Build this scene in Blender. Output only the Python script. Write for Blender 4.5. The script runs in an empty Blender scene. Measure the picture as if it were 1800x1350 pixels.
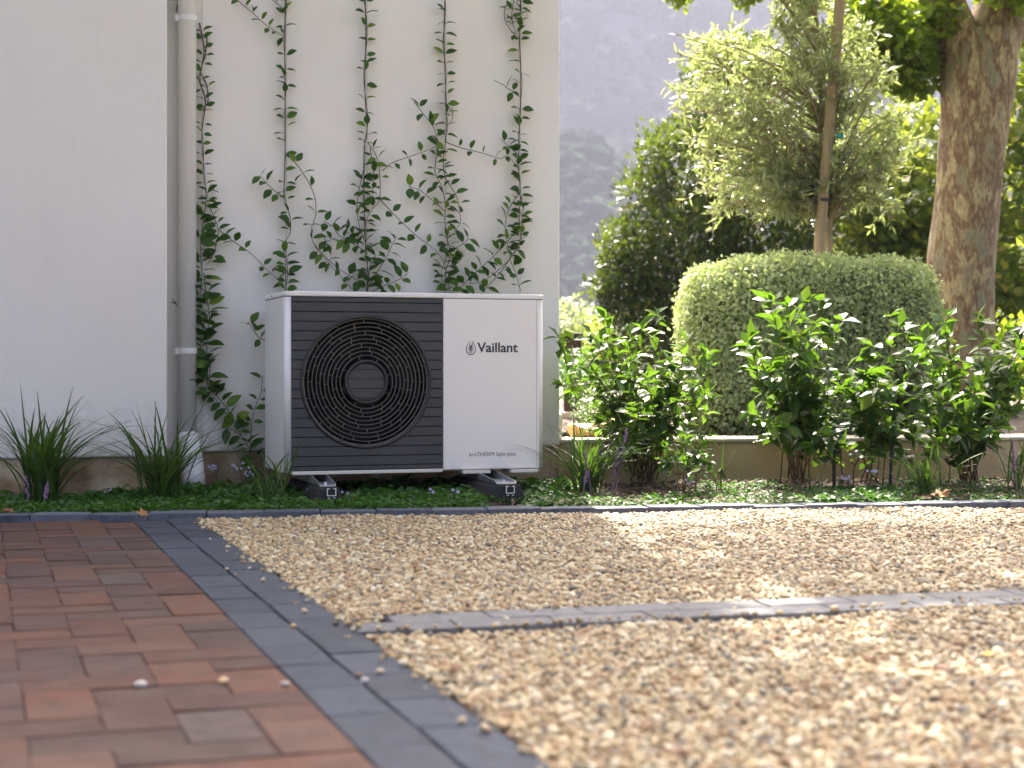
import bpy, bmesh, math, random
import numpy as np
from mathutils import Vector, Matrix, Euler

random.seed(7)
rng = np.random.default_rng(7)
S = bpy.context.scene
COL = S.collection
R = math.radians

# ------------------------------------------------------------------ camera
FPX, HOR, CAMH = 2850.0, 645.0, 0.57          # focal length and horizon in photo pixels, eye height
cam_data = bpy.data.cameras.new("camera")
cam = bpy.data.objects.new("camera", cam_data)
COL.objects.link(cam)
cam.location = (0, 0, CAMH)
cam.rotation_euler = (R(90), 0, 0)
cam_data.sensor_width = 36
cam_data.lens = 36 * FPX / 1800
cam_data.shift_y = -(675 - HOR) / 1800
cam_data.clip_start = 0.05
cam_data.clip_end = 5000
cam_data.dof.use_dof = True
cam_data.dof.focus_distance = 6.85
cam_data.dof.aperture_fstop = 3.4
S.camera = cam

# ------------------------------------------------------------------ light
SUN_EL, SUN_AZ = 50.0, -3.5                    # degrees; azimuth from +Y towards +X
world = bpy.data.worlds.new("World")
S.world = world
world.use_nodes = True
wn = world.node_tree.nodes
sky = wn.new("ShaderNodeTexSky")
sky.sky_type = 'NISHITA'
sky.sun_disc = False
sky.sun_elevation = R(SUN_EL)
sky.sun_rotation = R(SUN_AZ)
sky.air_density = 0.28
sky.dust_density = 9.0
sky.ozone_density = 0.0
world.node_tree.links.new(sky.outputs[0], wn["Background"].inputs[0])
wn["Background"].inputs[1].default_value = 0.15
sun_data = bpy.data.lights.new("sun", 'SUN')
sun_data.energy = 3.0
sun_data.angle = R(0.53)
sun_data.color = (1.0, 0.93, 0.80)
sun = bpy.data.objects.new("sun", sun_data)
COL.objects.link(sun)
sun.rotation_euler = Euler((-R(90 - SUN_EL), 0, -R(SUN_AZ)), 'XYZ')
sun.location = (0, 30, 30)

S.view_settings.view_transform = 'Standard'
S.view_settings.look = 'None'
S.view_settings.exposure = 2.72
S.view_settings.gamma = 1.0
S.render.engine = 'CYCLES'
S.cycles.use_denoising = True
S.cycles.max_bounces = 6
S.cycles.diffuse_bounces = 3
S.cycles.glossy_bounces = 3
S.cycles.transmission_bounces = 4
S.cycles.transparent_max_bounces = 6
S.cycles.volume_bounces = 0
S.cycles.sample_clamp_indirect = 6.0
S.cycles.caustics_reflective = False
S.cycles.caustics_refractive = False


# ------------------------------------------------------------------ placing helpers
def at(px, py, Y):
    return Vector(((px - 900) / FPX * Y, Y, CAMH - (py - HOR) / FPX * Y))


def gnd(px, py, z=0.0):
    return at(px, py, FPX * (CAMH - z) / (py - HOR))


TH = R(18.3)                                   # the house front is turned by this angle
U = Vector((math.cos(TH), math.sin(TH), 0))
W = Vector((-math.sin(TH), math.cos(TH), 0))
P0 = Vector((-0.945, 6.75, 0))                 # front left corner of the outdoor unit


def onplane(px, py, v):
    """Point on the vertical plane v metres behind the unit's front, seen at that place in the photo."""
    d = Vector(((px - 900) / FPX, 1.0, -(py - HOR) / FPX))
    o = Vector((0, 0, CAMH))
    t = (v - (o - P0).dot(W)) / d.dot(W)
    return o + d * t


WALL_V = 0.69                                  # wall behind the vines
LEFT_V = 0.39                                  # projecting wall on the left


# ------------------------------------------------------------------ mesh helpers
class MB:
    def __init__(self):
        self.v, self.f, self.r = [], [], []

    def add(self, verts, faces, r=0.5):
        b = len(self.v)
        self.v += [tuple(p) for p in verts]
        self.f += [tuple(i + b for i in f) for f in faces]
        self.r += [r] * len(faces)

    def box(self, x0, x1, y0, y1, z0, z1, r=0.5):
        self.add([(x0, y0, z0), (x1, y0, z0), (x1, y1, z0), (x0, y1, z0), (x0, y0, z1), (x1, y0, z1), (x1, y1, z1), (x0, y1, z1)],
                 [(0, 3, 2, 1), (4, 5, 6, 7), (0, 1, 5, 4), (1, 2, 6, 5), (2, 3, 7, 6), (3, 0, 4, 7)], r)

    def prism(self, poly, axis, a, b, r=0.5):
        """poly: 2-D outline (counter-clockwise) swept along an axis (0, 1 or 2) from a to b."""
        def p3(q, t):
            c = list(q)
            c.insert(axis, t)
            return tuple(c)
        n = len(poly)
        vs = [p3(q, a) for q in poly] + [p3(q, b) for q in poly]
        fs = [(i, (i + 1) % n, n + (i + 1) % n, n + i) for i in range(n)]
        fs += [tuple(range(n))[::-1], tuple(range(n, 2 * n))]
        self.add(vs, fs, r)

    def tube(self, pts, rad, n=8, cap=True, r=0.5, squash=None):
        pts = [Vector(p) for p in pts]
        if not hasattr(rad, '__len__'):
            rad = [rad] * len(pts)
        up = Vector((0.13, 0.21, 0.97))
        vs, fs = [], []
        t0 = (pts[1] - pts[0]).normalized()
        side = t0.cross(up)
        if side.length < 0.2:
            side = t0.cross(Vector((1, 0, 0)))
        side.normalize()
        for i, p in enumerate(pts):
            t = (pts[min(i + 1, len(pts) - 1)] - pts[max(i - 1, 0)]).normalized()
            side = (side - t * side.dot(t)).normalized()
            o = t.cross(side)
            for k in range(n):
                a = 2 * math.pi * k / n
                q = rad[i]
                if squash:
                    q *= squash(i, k)
                vs.append(p + (side * math.cos(a) + o * math.sin(a)) * q)
        for i in range(len(pts) - 1):
            for k in range(n):
                fs.append((i * n + k, i * n + (k + 1) % n, (i + 1) * n + (k + 1) % n, (i + 1) * n + k))
        if cap:
            fs.append(tuple(range(n))[::-1])
            fs.append(tuple(range((len(pts) - 1) * n, len(pts) * n)))
        self.add(vs, fs, r)

    def lathe(self, prof, cx, cz, n=64, closed=True, r=0.5):
        """prof: list of (radius, y); turned about the y axis through (cx, cz)."""
        vs, fs = [], []
        m = len(prof)
        for k in range(n):
            a = 2 * math.pi * k / n
            for (q, y) in prof:
                vs.append((cx + q * math.cos(a), y, cz + q * math.sin(a)))
        for k in range(n):
            for j in range(m if closed else m - 1):
                j2 = (j + 1) % m
                fs.append((k * m + j, ((k + 1) % n) * m + j, ((k + 1) % n) * m + j2, k * m + j2))
        self.add(vs, fs, r)

    def mesh(self, name, mat=None, smooth=False, origin=None):
        me = bpy.data.meshes.new(name)
        vs = self.v
        if origin is not None:
            vs = [(p[0] - origin[0], p[1] - origin[1], p[2] - origin[2]) for p in vs]
        me.from_pydata(vs, [], self.f)
        at_ = me.attributes.new('rnd', 'FLOAT', 'FACE')
        at_.data.foreach_set('value', self.r)
        if smooth:
            me.polygons.foreach_set('use_smooth', [True] * len(me.polygons))
        if mat:
            me.materials.append(mat)
        me.update()
        return me

    def build(self, name, mat, parent=None, smooth=False, origin=None, bevel=0, fix=True):
        me = self.mesh(name, mat, smooth, origin)
        if fix:
            bm = bmesh.new()
            bm.from_mesh(me)
            bmesh.ops.recalc_face_normals(bm, faces=bm.faces)
            bm.to_mesh(me)
            bm.free()
        o = link(name, me, parent)
        if bevel:
            b = o.modifiers.new('bevel', 'BEVEL')
            b.width = bevel
            b.segments = 2
            b.limit_method = 'ANGLE'
            b.angle_limit = R(40)
        return o


def link(name, me, parent=None, loc=None):
    o = bpy.data.objects.new(name, me)
    COL.objects.link(o)
    if parent is not None:
        o.parent = parent
    if loc is not None:
        o.location = loc
    return o


def tag(o, label=None, cat=None, group=None, kind=None):
    if label:
        o['label'] = label
    if cat:
        o['category'] = cat
    if group:
        o['group'] = group
    if kind:
        o['kind'] = kind
    return o


def thing(name, label, cat, loc=(0, 0, 0), rz=0.0, group=None):
    o = bpy.data.objects.new(name, None)
    COL.objects.link(o)
    o.empty_display_size = 0.1
    o.location = loc
    o.rotation_euler = (0, 0, rz)
    return tag(o, label, cat, group)


def leaf_cloud(name, P, D, N, L, Wd, mat, parent=None, origin=None, rnd=None, fold=0.12, droop=0.08, wide=0.45):
    """Many small pointed leaves in one mesh: base, two sides, midrib, tip."""
    P = np.asarray(P, float)
    n = len(P)
    D = np.asarray(D, float)
    D = D / np.maximum(np.linalg.norm(D, axis=1, keepdims=True), 1e-9)
    N = np.asarray(N, float)
    Sd = np.cross(D, N)
    Sd /= np.maximum(np.linalg.norm(Sd, axis=1, keepdims=True), 1e-9)
    N = np.cross(Sd, D)
    L = np.broadcast_to(np.asarray(L, float).reshape(-1, 1), (n, 1))
    Wd = np.broadcast_to(np.asarray(Wd, float).reshape(-1, 1), (n, 1))
    if origin is not None:
        P = P - np.array(origin)
    V = np.empty((n, 5, 3))
    V[:, 0] = P
    V[:, 1] = P + D * L * wide + Sd * Wd * .5 + N * Wd * fold
    V[:, 2] = P + D * L * (wide + .05)
    V[:, 3] = P + D * L * wide - Sd * Wd * .5 + N * Wd * fold
    V[:, 4] = P + D * L - N * L * droop
    idx = (np.arange(n) * 5)[:, None]
    F = (np.array([0, 1, 2, 0, 2, 3, 1, 4, 2, 2, 4, 3])[None, :] + idx).ravel()
    me = bpy.data.meshes.new(name)
    me.vertices.add(n * 5)
    me.vertices.foreach_set('co', V.ravel())
    me.loops.add(n * 12)
    me.loops.foreach_set('vertex_index', F.astype(np.int32))
    me.polygons.add(n * 4)
    me.polygons.foreach_set('loop_start', (np.arange(n * 4) * 3).astype(np.int32))
    me.polygons.foreach_set('loop_total', np.full(n * 4, 3, np.int32))
    me.update(calc_edges=True)
    me.polygons.foreach_set('use_smooth', [True] * (n * 4))
    if rnd is None:
        rnd = rng.random(n)
    a = me.attributes.new('rnd', 'FLOAT', 'FACE')
    a.data.foreach_set('value', np.repeat(rnd, 4).astype(np.float32))
    me.materials.append(mat)
    me.validate()
    o = link(name, me, parent)
    return o


def rand_dirs(n):
    d = rng.normal(size=(n, 3))
    return d / np.linalg.norm(d, axis=1, keepdims=True)


# ------------------------------------------------------------------ materials
def new_mat(name):
    m = bpy.data.materials.new(name)
    m.use_nodes = True
    nt = m.node_tree
    return m, nt, nt.nodes, nt.links, nt.nodes["Principled BSDF"]


def ramp_node(ns, stops, interp='LINEAR'):
    r = ns.new("ShaderNodeValToRGB")
    r.color_ramp.interpolation = interp
    els = r.color_ramp.elements
    while len(els) < len(stops):
        els.new(0.5)
    for e, (p, c) in zip(els, stops):
        e.position = p
        e.color = (c[0], c[1], c[2], 1)
    return r


def coords(ns, ls, kind='Object', scale=(1, 1, 1)):
    tc = ns.new("ShaderNodeTexCoord")
    mp = ns.new("ShaderNodeMapping")
    mp.inputs['Scale'].default_value = scale
    ls.new(tc.outputs[kind], mp.inputs[0])
    return mp.outputs[0]


def noise(ns, ls, vec, scale, detail=4, rough=0.55):
    t = ns.new("ShaderNodeTexNoise")
    t.inputs['Scale'].default_value = scale
    t.inputs['Detail'].default_value = detail
    t.inputs['Roughness'].default_value = rough
    ls.new(vec, t.inputs['Vector'])
    return t


def mixc(ns, ls, a, b, fac, mode='MIX'):
    m = ns.new("ShaderNodeMix")
    m.data_type = 'RGBA'
    m.blend_type = mode
    for sock, val in ((m.inputs[6], a), (m.inputs[7], b)):
        if isinstance(val, tuple):
            sock.default_value = (*val, 1)
        else:
            ls.new(val, sock)
    if isinstance(fac, (int, float)):
        m.inputs[0].default_value = fac
    else:
        ls.new(fac, m.inputs[0])
    return m.outputs[2]


def bump(ns, ls, height, strength, dist, bsdf):
    b = ns.new("ShaderNodeBump")
    b.inputs['Strength'].default_value = strength
    b.inputs['Distance'].default_value = dist
    ls.new(height, b.inputs['Height'])
    ls.new(b.outputs[0], bsdf.inputs['Normal'])


def surf(name, stops, scale=5, rough=0.7, bs=0.2, bd=0.004, fine=60, vscale=(1, 1, 1), spec=0.5, metal=0.0, detail=5):
    """Plain surface: noise between given colours plus fine relief."""
    m, nt, ns, ls, b = new_mat(name)
    vec = coords(ns, ls, 'Object', vscale)
    t = noise(ns, ls, vec, scale, detail)
    r = ramp_node(ns, stops)
    ls.new(t.outputs['Fac'], r.inputs[0])
    ls.new(r.outputs[0], b.inputs['Base Color'])
    b.inputs['Roughness'].default_value = rough
    b.inputs['Specular IOR Level'].default_value = spec
    b.inputs['Metallic'].default_value = metal
    if bs:
        f = noise(ns, ls, vec, fine, 4)
        bump(ns, ls, f.outputs['Fac'], bs, bd, b)
    return m


def leaf_mat(name, stops, trans, rough=0.38, fac=0.4, per_object=False, spec=0.5, back=None):
    m, nt, ns, ls, b = new_mat(name)
    if per_object:
        src = ns.new("ShaderNodeObjectInfo").outputs['Random']
    else:
        a = ns.new("ShaderNodeAttribute")
        a.attribute_name = 'rnd'
        src = a.outputs['Fac']
    r = ramp_node(ns, stops)
    ls.new(src, r.inputs[0])
    col = r.outputs[0]
    if back is not None:
        g = ns.new("ShaderNodeNewGeometry")
        col = mixc(ns, ls, col, back, g.outputs['Backfacing'])
    ls.new(col, b.inputs['Base Color'])
    b.inputs['Roughness'].default_value = rough
    b.inputs['Specular IOR Level'].default_value = spec
    t = ns.new("ShaderNodeBsdfTranslucent")
    tc = mixc(ns, ls, r.outputs[0], trans, 0.75)
    ls.new(tc, t.inputs[0])
    mx = ns.new("ShaderNodeMixShader")
    mx.inputs[0].default_value = fac
    ls.new(b.outputs[0], mx.inputs[1])
    ls.new(t.outputs[0], mx.inputs[2])
    ls.new(mx.outputs[0], ns["Material Output"].inputs[0])
    return m


# plaster: near white with faint stains
def plaster_mat():
    m, nt, ns, ls, b = new_mat('white_plaster')
    vec = coords(ns, ls)
    big = noise(ns, ls, vec, 1.3, 5, 0.6)
    r = ramp_node(ns, [(0.3, (0.755, 0.728, 0.671)), (0.7, (0.810, 0.787, 0.738))])
    ls.new(big.outputs['Fac'], r.inputs[0])
    vec2 = coords(ns, ls, 'Object', (6, 6, .7))
    st = noise(ns, ls, vec2, 2.2, 5, 0.6)
    r2 = ramp_node(ns, [(0.6, (0, 0, 0)), (0.85, (1, 1, 1))])
    ls.new(st.outputs['Fac'], r2.inputs[0])
    sc = ns.new("ShaderNodeMath")
    sc.operation = 'MULTIPLY'
    ls.new(r2.outputs[0], sc.inputs[0])
    sc.inputs[1].default_value = 0.16
    c = mixc(ns, ls, r.outputs[0], (.56, .52, .45), sc.outputs[0])
    sx = ns.new("ShaderNodeSeparateXYZ")
    tco = ns.new("ShaderNodeTexCoord")
    ls.new(tco.outputs['Object'], sx.inputs[0])
    mr = ns.new("ShaderNodeMapRange")
    mr.inputs['From Min'].default_value = .48
    mr.inputs['From Max'].default_value = .18
    ls.new(sx.outputs[2], mr.inputs['Value'])
    dn = noise(ns, ls, vec, 24, 6, .7)
    dr = ramp_node(ns, [(.46, (0, 0, 0)), (.72, (1, 1, 1))])
    ls.new(dn.outputs['Fac'], dr.inputs[0])
    dm = ns.new("ShaderNodeMath")
    dm.operation = 'MULTIPLY'
    ls.new(mr.outputs[0], dm.inputs[0])
    ls.new(dr.outputs[0], dm.inputs[1])
    dk = ns.new("ShaderNodeMath")
    dk.operation = 'MULTIPLY'
    dk.inputs[1].default_value = .5
    ls.new(dm.outputs[0], dk.inputs[0])
    c = mixc(ns, ls, c, (.40, .32, .22), dk.outputs[0])
    ls.new(c, b.inputs['Base Color'])
    b.inputs['Roughness'].default_value = 0.75
    f = noise(ns, ls, vec, 9, 8, 0.62)
    bump(ns, ls, f.outputs['Fac'], 0.2, 0.012, b)
    return m


def rand_piece_mat(name, stops, smear, rough=0.8, scale=14, bs=0.35, amt=0.5):
    """Pavers and bricks: each piece has its own colour, with blotches and fine relief."""
    m, nt, ns, ls, b = new_mat(name)
    oi = ns.new("ShaderNodeObjectInfo")
    r = ramp_node(ns, stops, 'CONSTANT' if len(stops) > 5 else 'LINEAR')
    ls.new(oi.outputs['Random'], r.inputs[0])
    tc = ns.new("ShaderNodeTexCoord")
    va = ns.new("ShaderNodeVectorMath")
    va.operation = 'ADD'
    ls.new(tc.outputs['Object'], va.inputs[0])
    sc = ns.new("ShaderNodeVectorMath")
    sc.operation = 'SCALE'
    sc.inputs['Scale'].default_value = 40
    cx = ns.new("ShaderNodeCombineXYZ")
    for i in range(3):
        ls.new(oi.outputs['Random'], cx.inputs[i])
    ls.new(cx.outputs[0], sc.inputs[0])
    ls.new(sc.outputs[0], va.inputs[1])
    t = noise(ns, ls, va.outputs[0], scale, 6, 0.6)
    rr = ramp_node(ns, [(0.42, (0, 0, 0)), (0.72, (1, 1, 1))])
    ls.new(t.outputs['Fac'], rr.inputs[0])
    mu = ns.new("ShaderNodeMath")
    mu.operation = 'MULTIPLY'
    mu.inputs[1].default_value = amt
    ls.new(rr.outputs[0], mu.inputs[0])
    c = mixc(ns, ls, r.outputs[0], smear, mu.outputs[0])
    t2 = noise(ns, ls, va.outputs[0], scale * 1.7, 5, 0.65)
    r2_ = ramp_node(ns, [(0.50, (1, 1, 1)), (0.72, (.48, .47, .48))])
    ls.new(t2.outputs['Fac'], r2_.inputs[0])
    c = mixc(ns, ls, c, r2_.outputs[0], 1.0, 'MULTIPLY')
    ls.new(c, b.inputs['Base Color'])
    b.inputs['Roughness'].default_value = rough
    f = noise(ns, ls, va.outputs[0], 90, 6, 0.65)
    bump(ns, ls, f.outputs['Fac'], bs, 0.004, b)
    return m


M = {}
M['plaster'] = plaster_mat()
M['plinth'] = surf('stained_plinth', [(.3, (0.160, 0.103, 0.056)), (.5, (0.351, 0.255, 0.160)), (.7, (0.574, 0.479, 0.351))], 6, .9, .6, .01, 40)
M['white_plastic'] = surf('white_plastic', [(.3, (.76, .76, .76)), (.7, (.80, .80, .80))], 3, .42, .02)
M['white_metal'] = surf('white_painted_metal', [(.3, (.76, .75, .73)), (.7, (.78, .77, .75))], 2, .32, .03, .0006, 220)
M['seam'] = surf('dark_seam', [(.3, (.02, .02, .02)), (.7, (.03, .03, .03))], 3, .7, 0)
M['anthracite'] = surf('anthracite_plastic', [(.3, (.036, .039, .044)), (.7, (.044, .047, .052))], 4, .5, .05, .0006, 300)
M['black_plastic'] = surf('black_plastic', [(.3, (.012, .012, .012)), (.7, (.018, .018, .018))], 4, .38, .03, .001)
M['grille'] = surf('grille_plastic', [(.3, (.11, .105, .095)), (.7, (.13, .125, .11))], 4, .45, 0)
M['void'] = surf('painted_inside_shade', [(.3, (.004, .004, .004)), (.7, (.006, .006, .006))], 4, .8, 0)  # near-black colour paints in the shade of fan, chamber and slat grooves
M['print_dark'] = surf('dark_print', [(.3, (.018, .026, .026)), (.7, (.02, .03, .03))], 4, .6, 0)
M['print_grey'] = surf('grey_print', [(.3, (.16, .16, .16)), (.7, (.18, .18, .18))], 4, .6, 0)
M['rubber'] = surf('granulated_rubber', [(.35, (.012, .012, .013)), (.7, (.05, .045, .05))], 130, .85, .7, .004, 160)
M['aluminium'] = surf('aluminium', [(.3, (.60, .62, .65)), (.7, (.70, .72, .75))], 8, .38, .05, .0005, 200, metal=.9)
M['cream'] = surf('cream_metal', [(.3, (.62, .59, .52)), (.7, (.68, .65, .58))], 8, .45, .05)
M['brick'] = rand_piece_mat('clay_brick', [(0, (0.048, 0.018, 0.012)), (.16, (0.067, 0.023, 0.014)), (.3, (0.040, 0.018, 0.014)), (.42, (0.092, 0.032, 0.016)), (.55, (0.054, 0.024, 0.020)), (.66, (0.073, 0.029, 0.017)), (.78, (0.063, 0.042, 0.039)), (.88, (0.086, 0.039, 0.025)), (1, (0.028, 0.025, 0.027))],
                            (0.079, 0.049, 0.038), .82, 9, .45, .7)
M['paver'] = rand_piece_mat('charcoal_paver', [(0, (0.021, 0.028, 0.046)), (.5, (0.030, 0.041, 0.062)), (1, (0.041, 0.051, 0.076))], (0.052, 0.064, 0.089), .8, 18, .4, .45)
M['kerb_paver'] = rand_piece_mat('kerb_paver', [(0, (0.064, 0.074, 0.101)), (.5, (0.089, 0.102, 0.134)), (1, (0.121, 0.133, 0.168))], (0.140, 0.151, 0.176), .8, 18, .4, .5)
M['paver_pale'] = rand_piece_mat('grey_divider_paver', [(0, (0.106, 0.107, 0.115)), (.5, (0.137, 0.138, 0.145)), (1, (0.168, 0.171, 0.181))], (0.200, 0.199, 0.199), .8, 18, .4, .5)
M['sand'] = surf('joint_sand', [(.3, (0.039, 0.034, 0.029)), (.7, (0.078, 0.068, 0.055))], 60, .95, .5, .004)
M['soil'] = surf('mulched_soil', [(.3, (.018, .012, .008)), (.55, (.05, .032, .02)), (.75, (.10, .07, .045))], 26, .95, .8, .02, 50)
M['lawn'] = surf('far_ground', [(.3, (.05, .055, .02)), (.7, (.11, .10, .05))], .6, .95, .3, .02, 20)
M['render'] = surf('ochre_render', [(.25, (.38, .27, .135)), (.5, (.50, .37, .20)), (.75, (.58, .46, .29))], 3.5, .85, .4, .008, 34)
M['coping'] = surf('pale_coping', [(.3, (.52, .45, .36)), (.7, (.66, .60, .50))], 10, .85, .4, .006, 40)
M['sandstone'] = surf('yellow_sandstone', [(.3, (.33, .20, .07)), (.7, (.46, .30, .12))], 9, .85, .4, .006, 50)
M['timber'] = surf('pale_stake_timber', [(.3, (.24, .18, .10)), (.7, (.40, .31, .19))], 5, .8, .4, .004, 40, vscale=(6, 6, .6))
M['dark_timber'] = surf('dark_timber', [(.3, (.025, .012, .010)), (.7, (.05, .025, .02))], 7, .7, .3, .004, 40)
M['stem'] = surf('vine_stem', [(.3, (.05, .028, .016)), (.7, (.10, .062, .035))], 40, .8, .3, .002, 120)
M['twig'] = surf('shrub_twig', [(.3, (.09, .055, .03)), (.7, (.17, .12, .07))], 30, .8, .3, .002, 120)
M['olive_bark'] = surf('olive_bark', [(.3, (.20, .16, .09)), (.7, (.34, .28, .17))], 12, .85, .5, .006, 60, vscale=(3, 3, .5))
M['wire'] = surf('training_wire', [(.3, (.20, .19, .18)), (.7, (.26, .25, .24))], 8, .5, 0)
M['black_stake'] = surf('black_stake', [(.3, (.02, .021, .025)), (.7, (.032, .034, .04))], 8, .5, .1)
M['dry_leaf'] = rand_piece_mat('dry_leaf', [(0, (.20, .075, .025)), (.5, (.28, .12, .04)), (1, (.38, .20, .07))], (.12, .05, .02), .7, 30, .3, .6)
M['yellow_leaf'] = surf('yellow_fallen_leaf', [(.3, (.6, .38, .03)), (.7, (.7, .48, .06))], 20, .6, .1)
M['petal'] = surf('lilac_petal', [(.3, (.42, .36, .62)), (.7, (.62, .56, .76))], 40, .6, 0)
M['petal_mauve'] = surf('mauve_flower', [(.3, (.26, .13, .27)), (.7, (.40, .24, .40))], 60, .6, 0)

M['vine_leaf'] = leaf_mat('vine_leaf', [(0, (.020, .058, .010)), (.55, (.034, .092, .014)), (.84, (.06, .14, .018)), (1, (.17, .25, .025))], (.14, .28, .02), .42, .25, True, .28)
M['shrub_leaf'] = leaf_mat('shrub_leaf', [(0, (.010, .034, .008)), (.5, (.022, .070, .011)), (.85, (.048, .12, .016)), (1, (.16, .19, .03))], (.20, .38, .02), .38, .36, True, .30)
M['shrub_leaf_small'] = leaf_mat('shrub_leaf_inner', [(0, (.010, .034, .008)), (.5, (.022, .070, .011)), (.85, (.048, .12, .016)), (1, (.16, .19, .03))], (.20, .38, .02), .38, .36, False, .30)
M['blade'] = leaf_mat('strap_leaf', [(0, (.018, .050, .012)), (.6, (.036, .085, .017)), (1, (.08, .14, .028))], (.18, .33, .03), .42, .28, True, .3)
M['clover'] = leaf_mat('clover_leaf', [(0, (.02, .07, .010)), (.6, (.04, .13, .018)), (1, (.09, .19, .035))], (.16, .38, .03), .45, .3)
M['pale_cover'] = leaf_mat('pale_cover_leaf', [(0, (.06, .11, .04)), (.6, (.12, .18, .07)), (1, (.22, .27, .13))], (.25, .38, .10), .5, .3)
M['olive_leaf'] = leaf_mat('olive_leaf', [(0, (.07, .10, .045)), (.5, (.13, .17, .08)), (.8, (.20, .24, .12)), (1, (.34, .34, .20))], (.50, .62, .16), .28, .42, False, .6, back=(.30, .33, .22))
M['topiary_leaf'] = leaf_mat('topiary_leaf', [(0, (.20, .26, .12)), (.6, (.33, .41, .20)), (1, (.50, .56, .34))], (.60, .72, .22), .45, .38, False, .45)
M['topiary_core'] = surf('topiary_core', [(.3, (.09, .11, .045)), (.7, (.17, .19, .09))], 20, .9, .5, .02, 30)
M['dark_leaf'] = leaf_mat('dark_bush_leaf', [(0, (.007, .021, .006)), (.6, (.014, .037, .008)), (.88, (.036, .07, .012)), (1, (.22, .19, .04))], (.24, .34, .03), .26, .24, False, .4)
M['yellow_green'] = leaf_mat('yellow_green_leaf', [(0, (.03, .075, .012)), (.5, (.07, .14, .018)), (.85, (.17, .21, .03)), (1, (.36, .27, .05))], (.52, .62, .05), .34, .42, False, .45)
M['plane_leaf'] = leaf_mat('plane_tree_leaf', [(0, (.03, .08, .015)), (.6, (.06, .13, .022)), (1, (.12, .18, .03))], (.50, .64, .03), .4, .5)
M['forest'] = surf('hill_forest', [(.3, (.020, .032, .022)), (.7, (.045, .06, .042))], .4, 1.0, 0, spec=0.0)
M['hill'] = surf('hill_haze_grey', [(.3, (.028, .033, .045)), (.7, (.05, .056, .07))], .02, 1.0, 0, spec=0.0)  # dark blue-grey puts the far slope's shade and haze into its colour


def plane_bark():
    m, nt, ns, ls, b = new_mat('plane_bark')
    vec = coords(ns, ls, 'Object', (1, 1, .38))
    w = noise(ns, ls, vec, 16, 3)
    vm = mixc(ns, ls, vec, w.outputs['Color'], 0.03)
    t = noise(ns, ls, vm, 10, 4, 0.6)
    r = ramp_node(ns, [(.34, (0.248, 0.243, 0.166)), (.43, (0.279, 0.221, 0.138)), (.47, (0.175, 0.105, 0.061)), (.52, (0.258, 0.177, 0.105)), (.57, (0.433, 0.364, 0.210)), (.66, (0.289, 0.243, 0.166))], 'EASE')
    ls.new(t.outputs['Fac'], r.inputs[0])
    f = noise(ns, ls, vec, 40, 6, .7)
    rr = ramp_node(ns, [(.35, (.6, .6, .6)), (.7, (1.2, 1.2, 1.2))])
    ls.new(f.outputs['Fac'], rr.inputs[0])
    c = mixc(ns, ls, r.outputs[0], rr.outputs[0], 1.0, 'MULTIPLY')
    ls.new(c, b.inputs['Base Color'])
    b.inputs['Roughness'].default_value = .8
    mxh = mixc(ns, ls, t.outputs['Fac'], f.outputs['Fac'], .5)
    bump(ns, ls, mxh, .65, .02, b)
    return m


M['plane_bark'] = plane_bark()


def pebble_mat():
    m, nt, ns, ls, b = new_mat('river_pebble')
    oi = ns.new("ShaderNodeObjectInfo")
    r = ramp_node(ns, [(0, (0.400, 0.286, 0.140)), (.11, (0.500, 0.393, 0.216)), (.22, (0.330, 0.214, 0.095)), (.32, (0.570, 0.495, 0.310)), (.43, (0.280, 0.168, 0.077)), (.52, (0.450, 0.347, 0.184)),
                       (.62, (0.640, 0.592, 0.423)), (.72, (0.220, 0.184, 0.126)), (.82, (0.130, 0.128, 0.108)), (.89, (0.470, 0.367, 0.207)), (.96, (0.240, 0.122, 0.063))], 'CONSTANT')
    ls.new(oi.outputs['Random'], r.inputs[0])
    vec = coords(ns, ls)
    t = noise(ns, ls, vec, 1.6, 4)
    c = mixc(ns, ls, r.outputs[0], (.42, .33, .21), t.outputs['Fac'])
    c = mixc(ns, ls, r.outputs[0], c, 0.3)
    ls.new(c, b.inputs['Base Color'])
    b.inputs['Roughness'].default_value = .6
    return m


M['pebble'] = pebble_mat()
M['gravel_base'] = surf('gravel_base', [(.3, (.10, .075, .05)), (.7, (.22, .17, .12))], 90, .95, .6, .01, 70)


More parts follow.
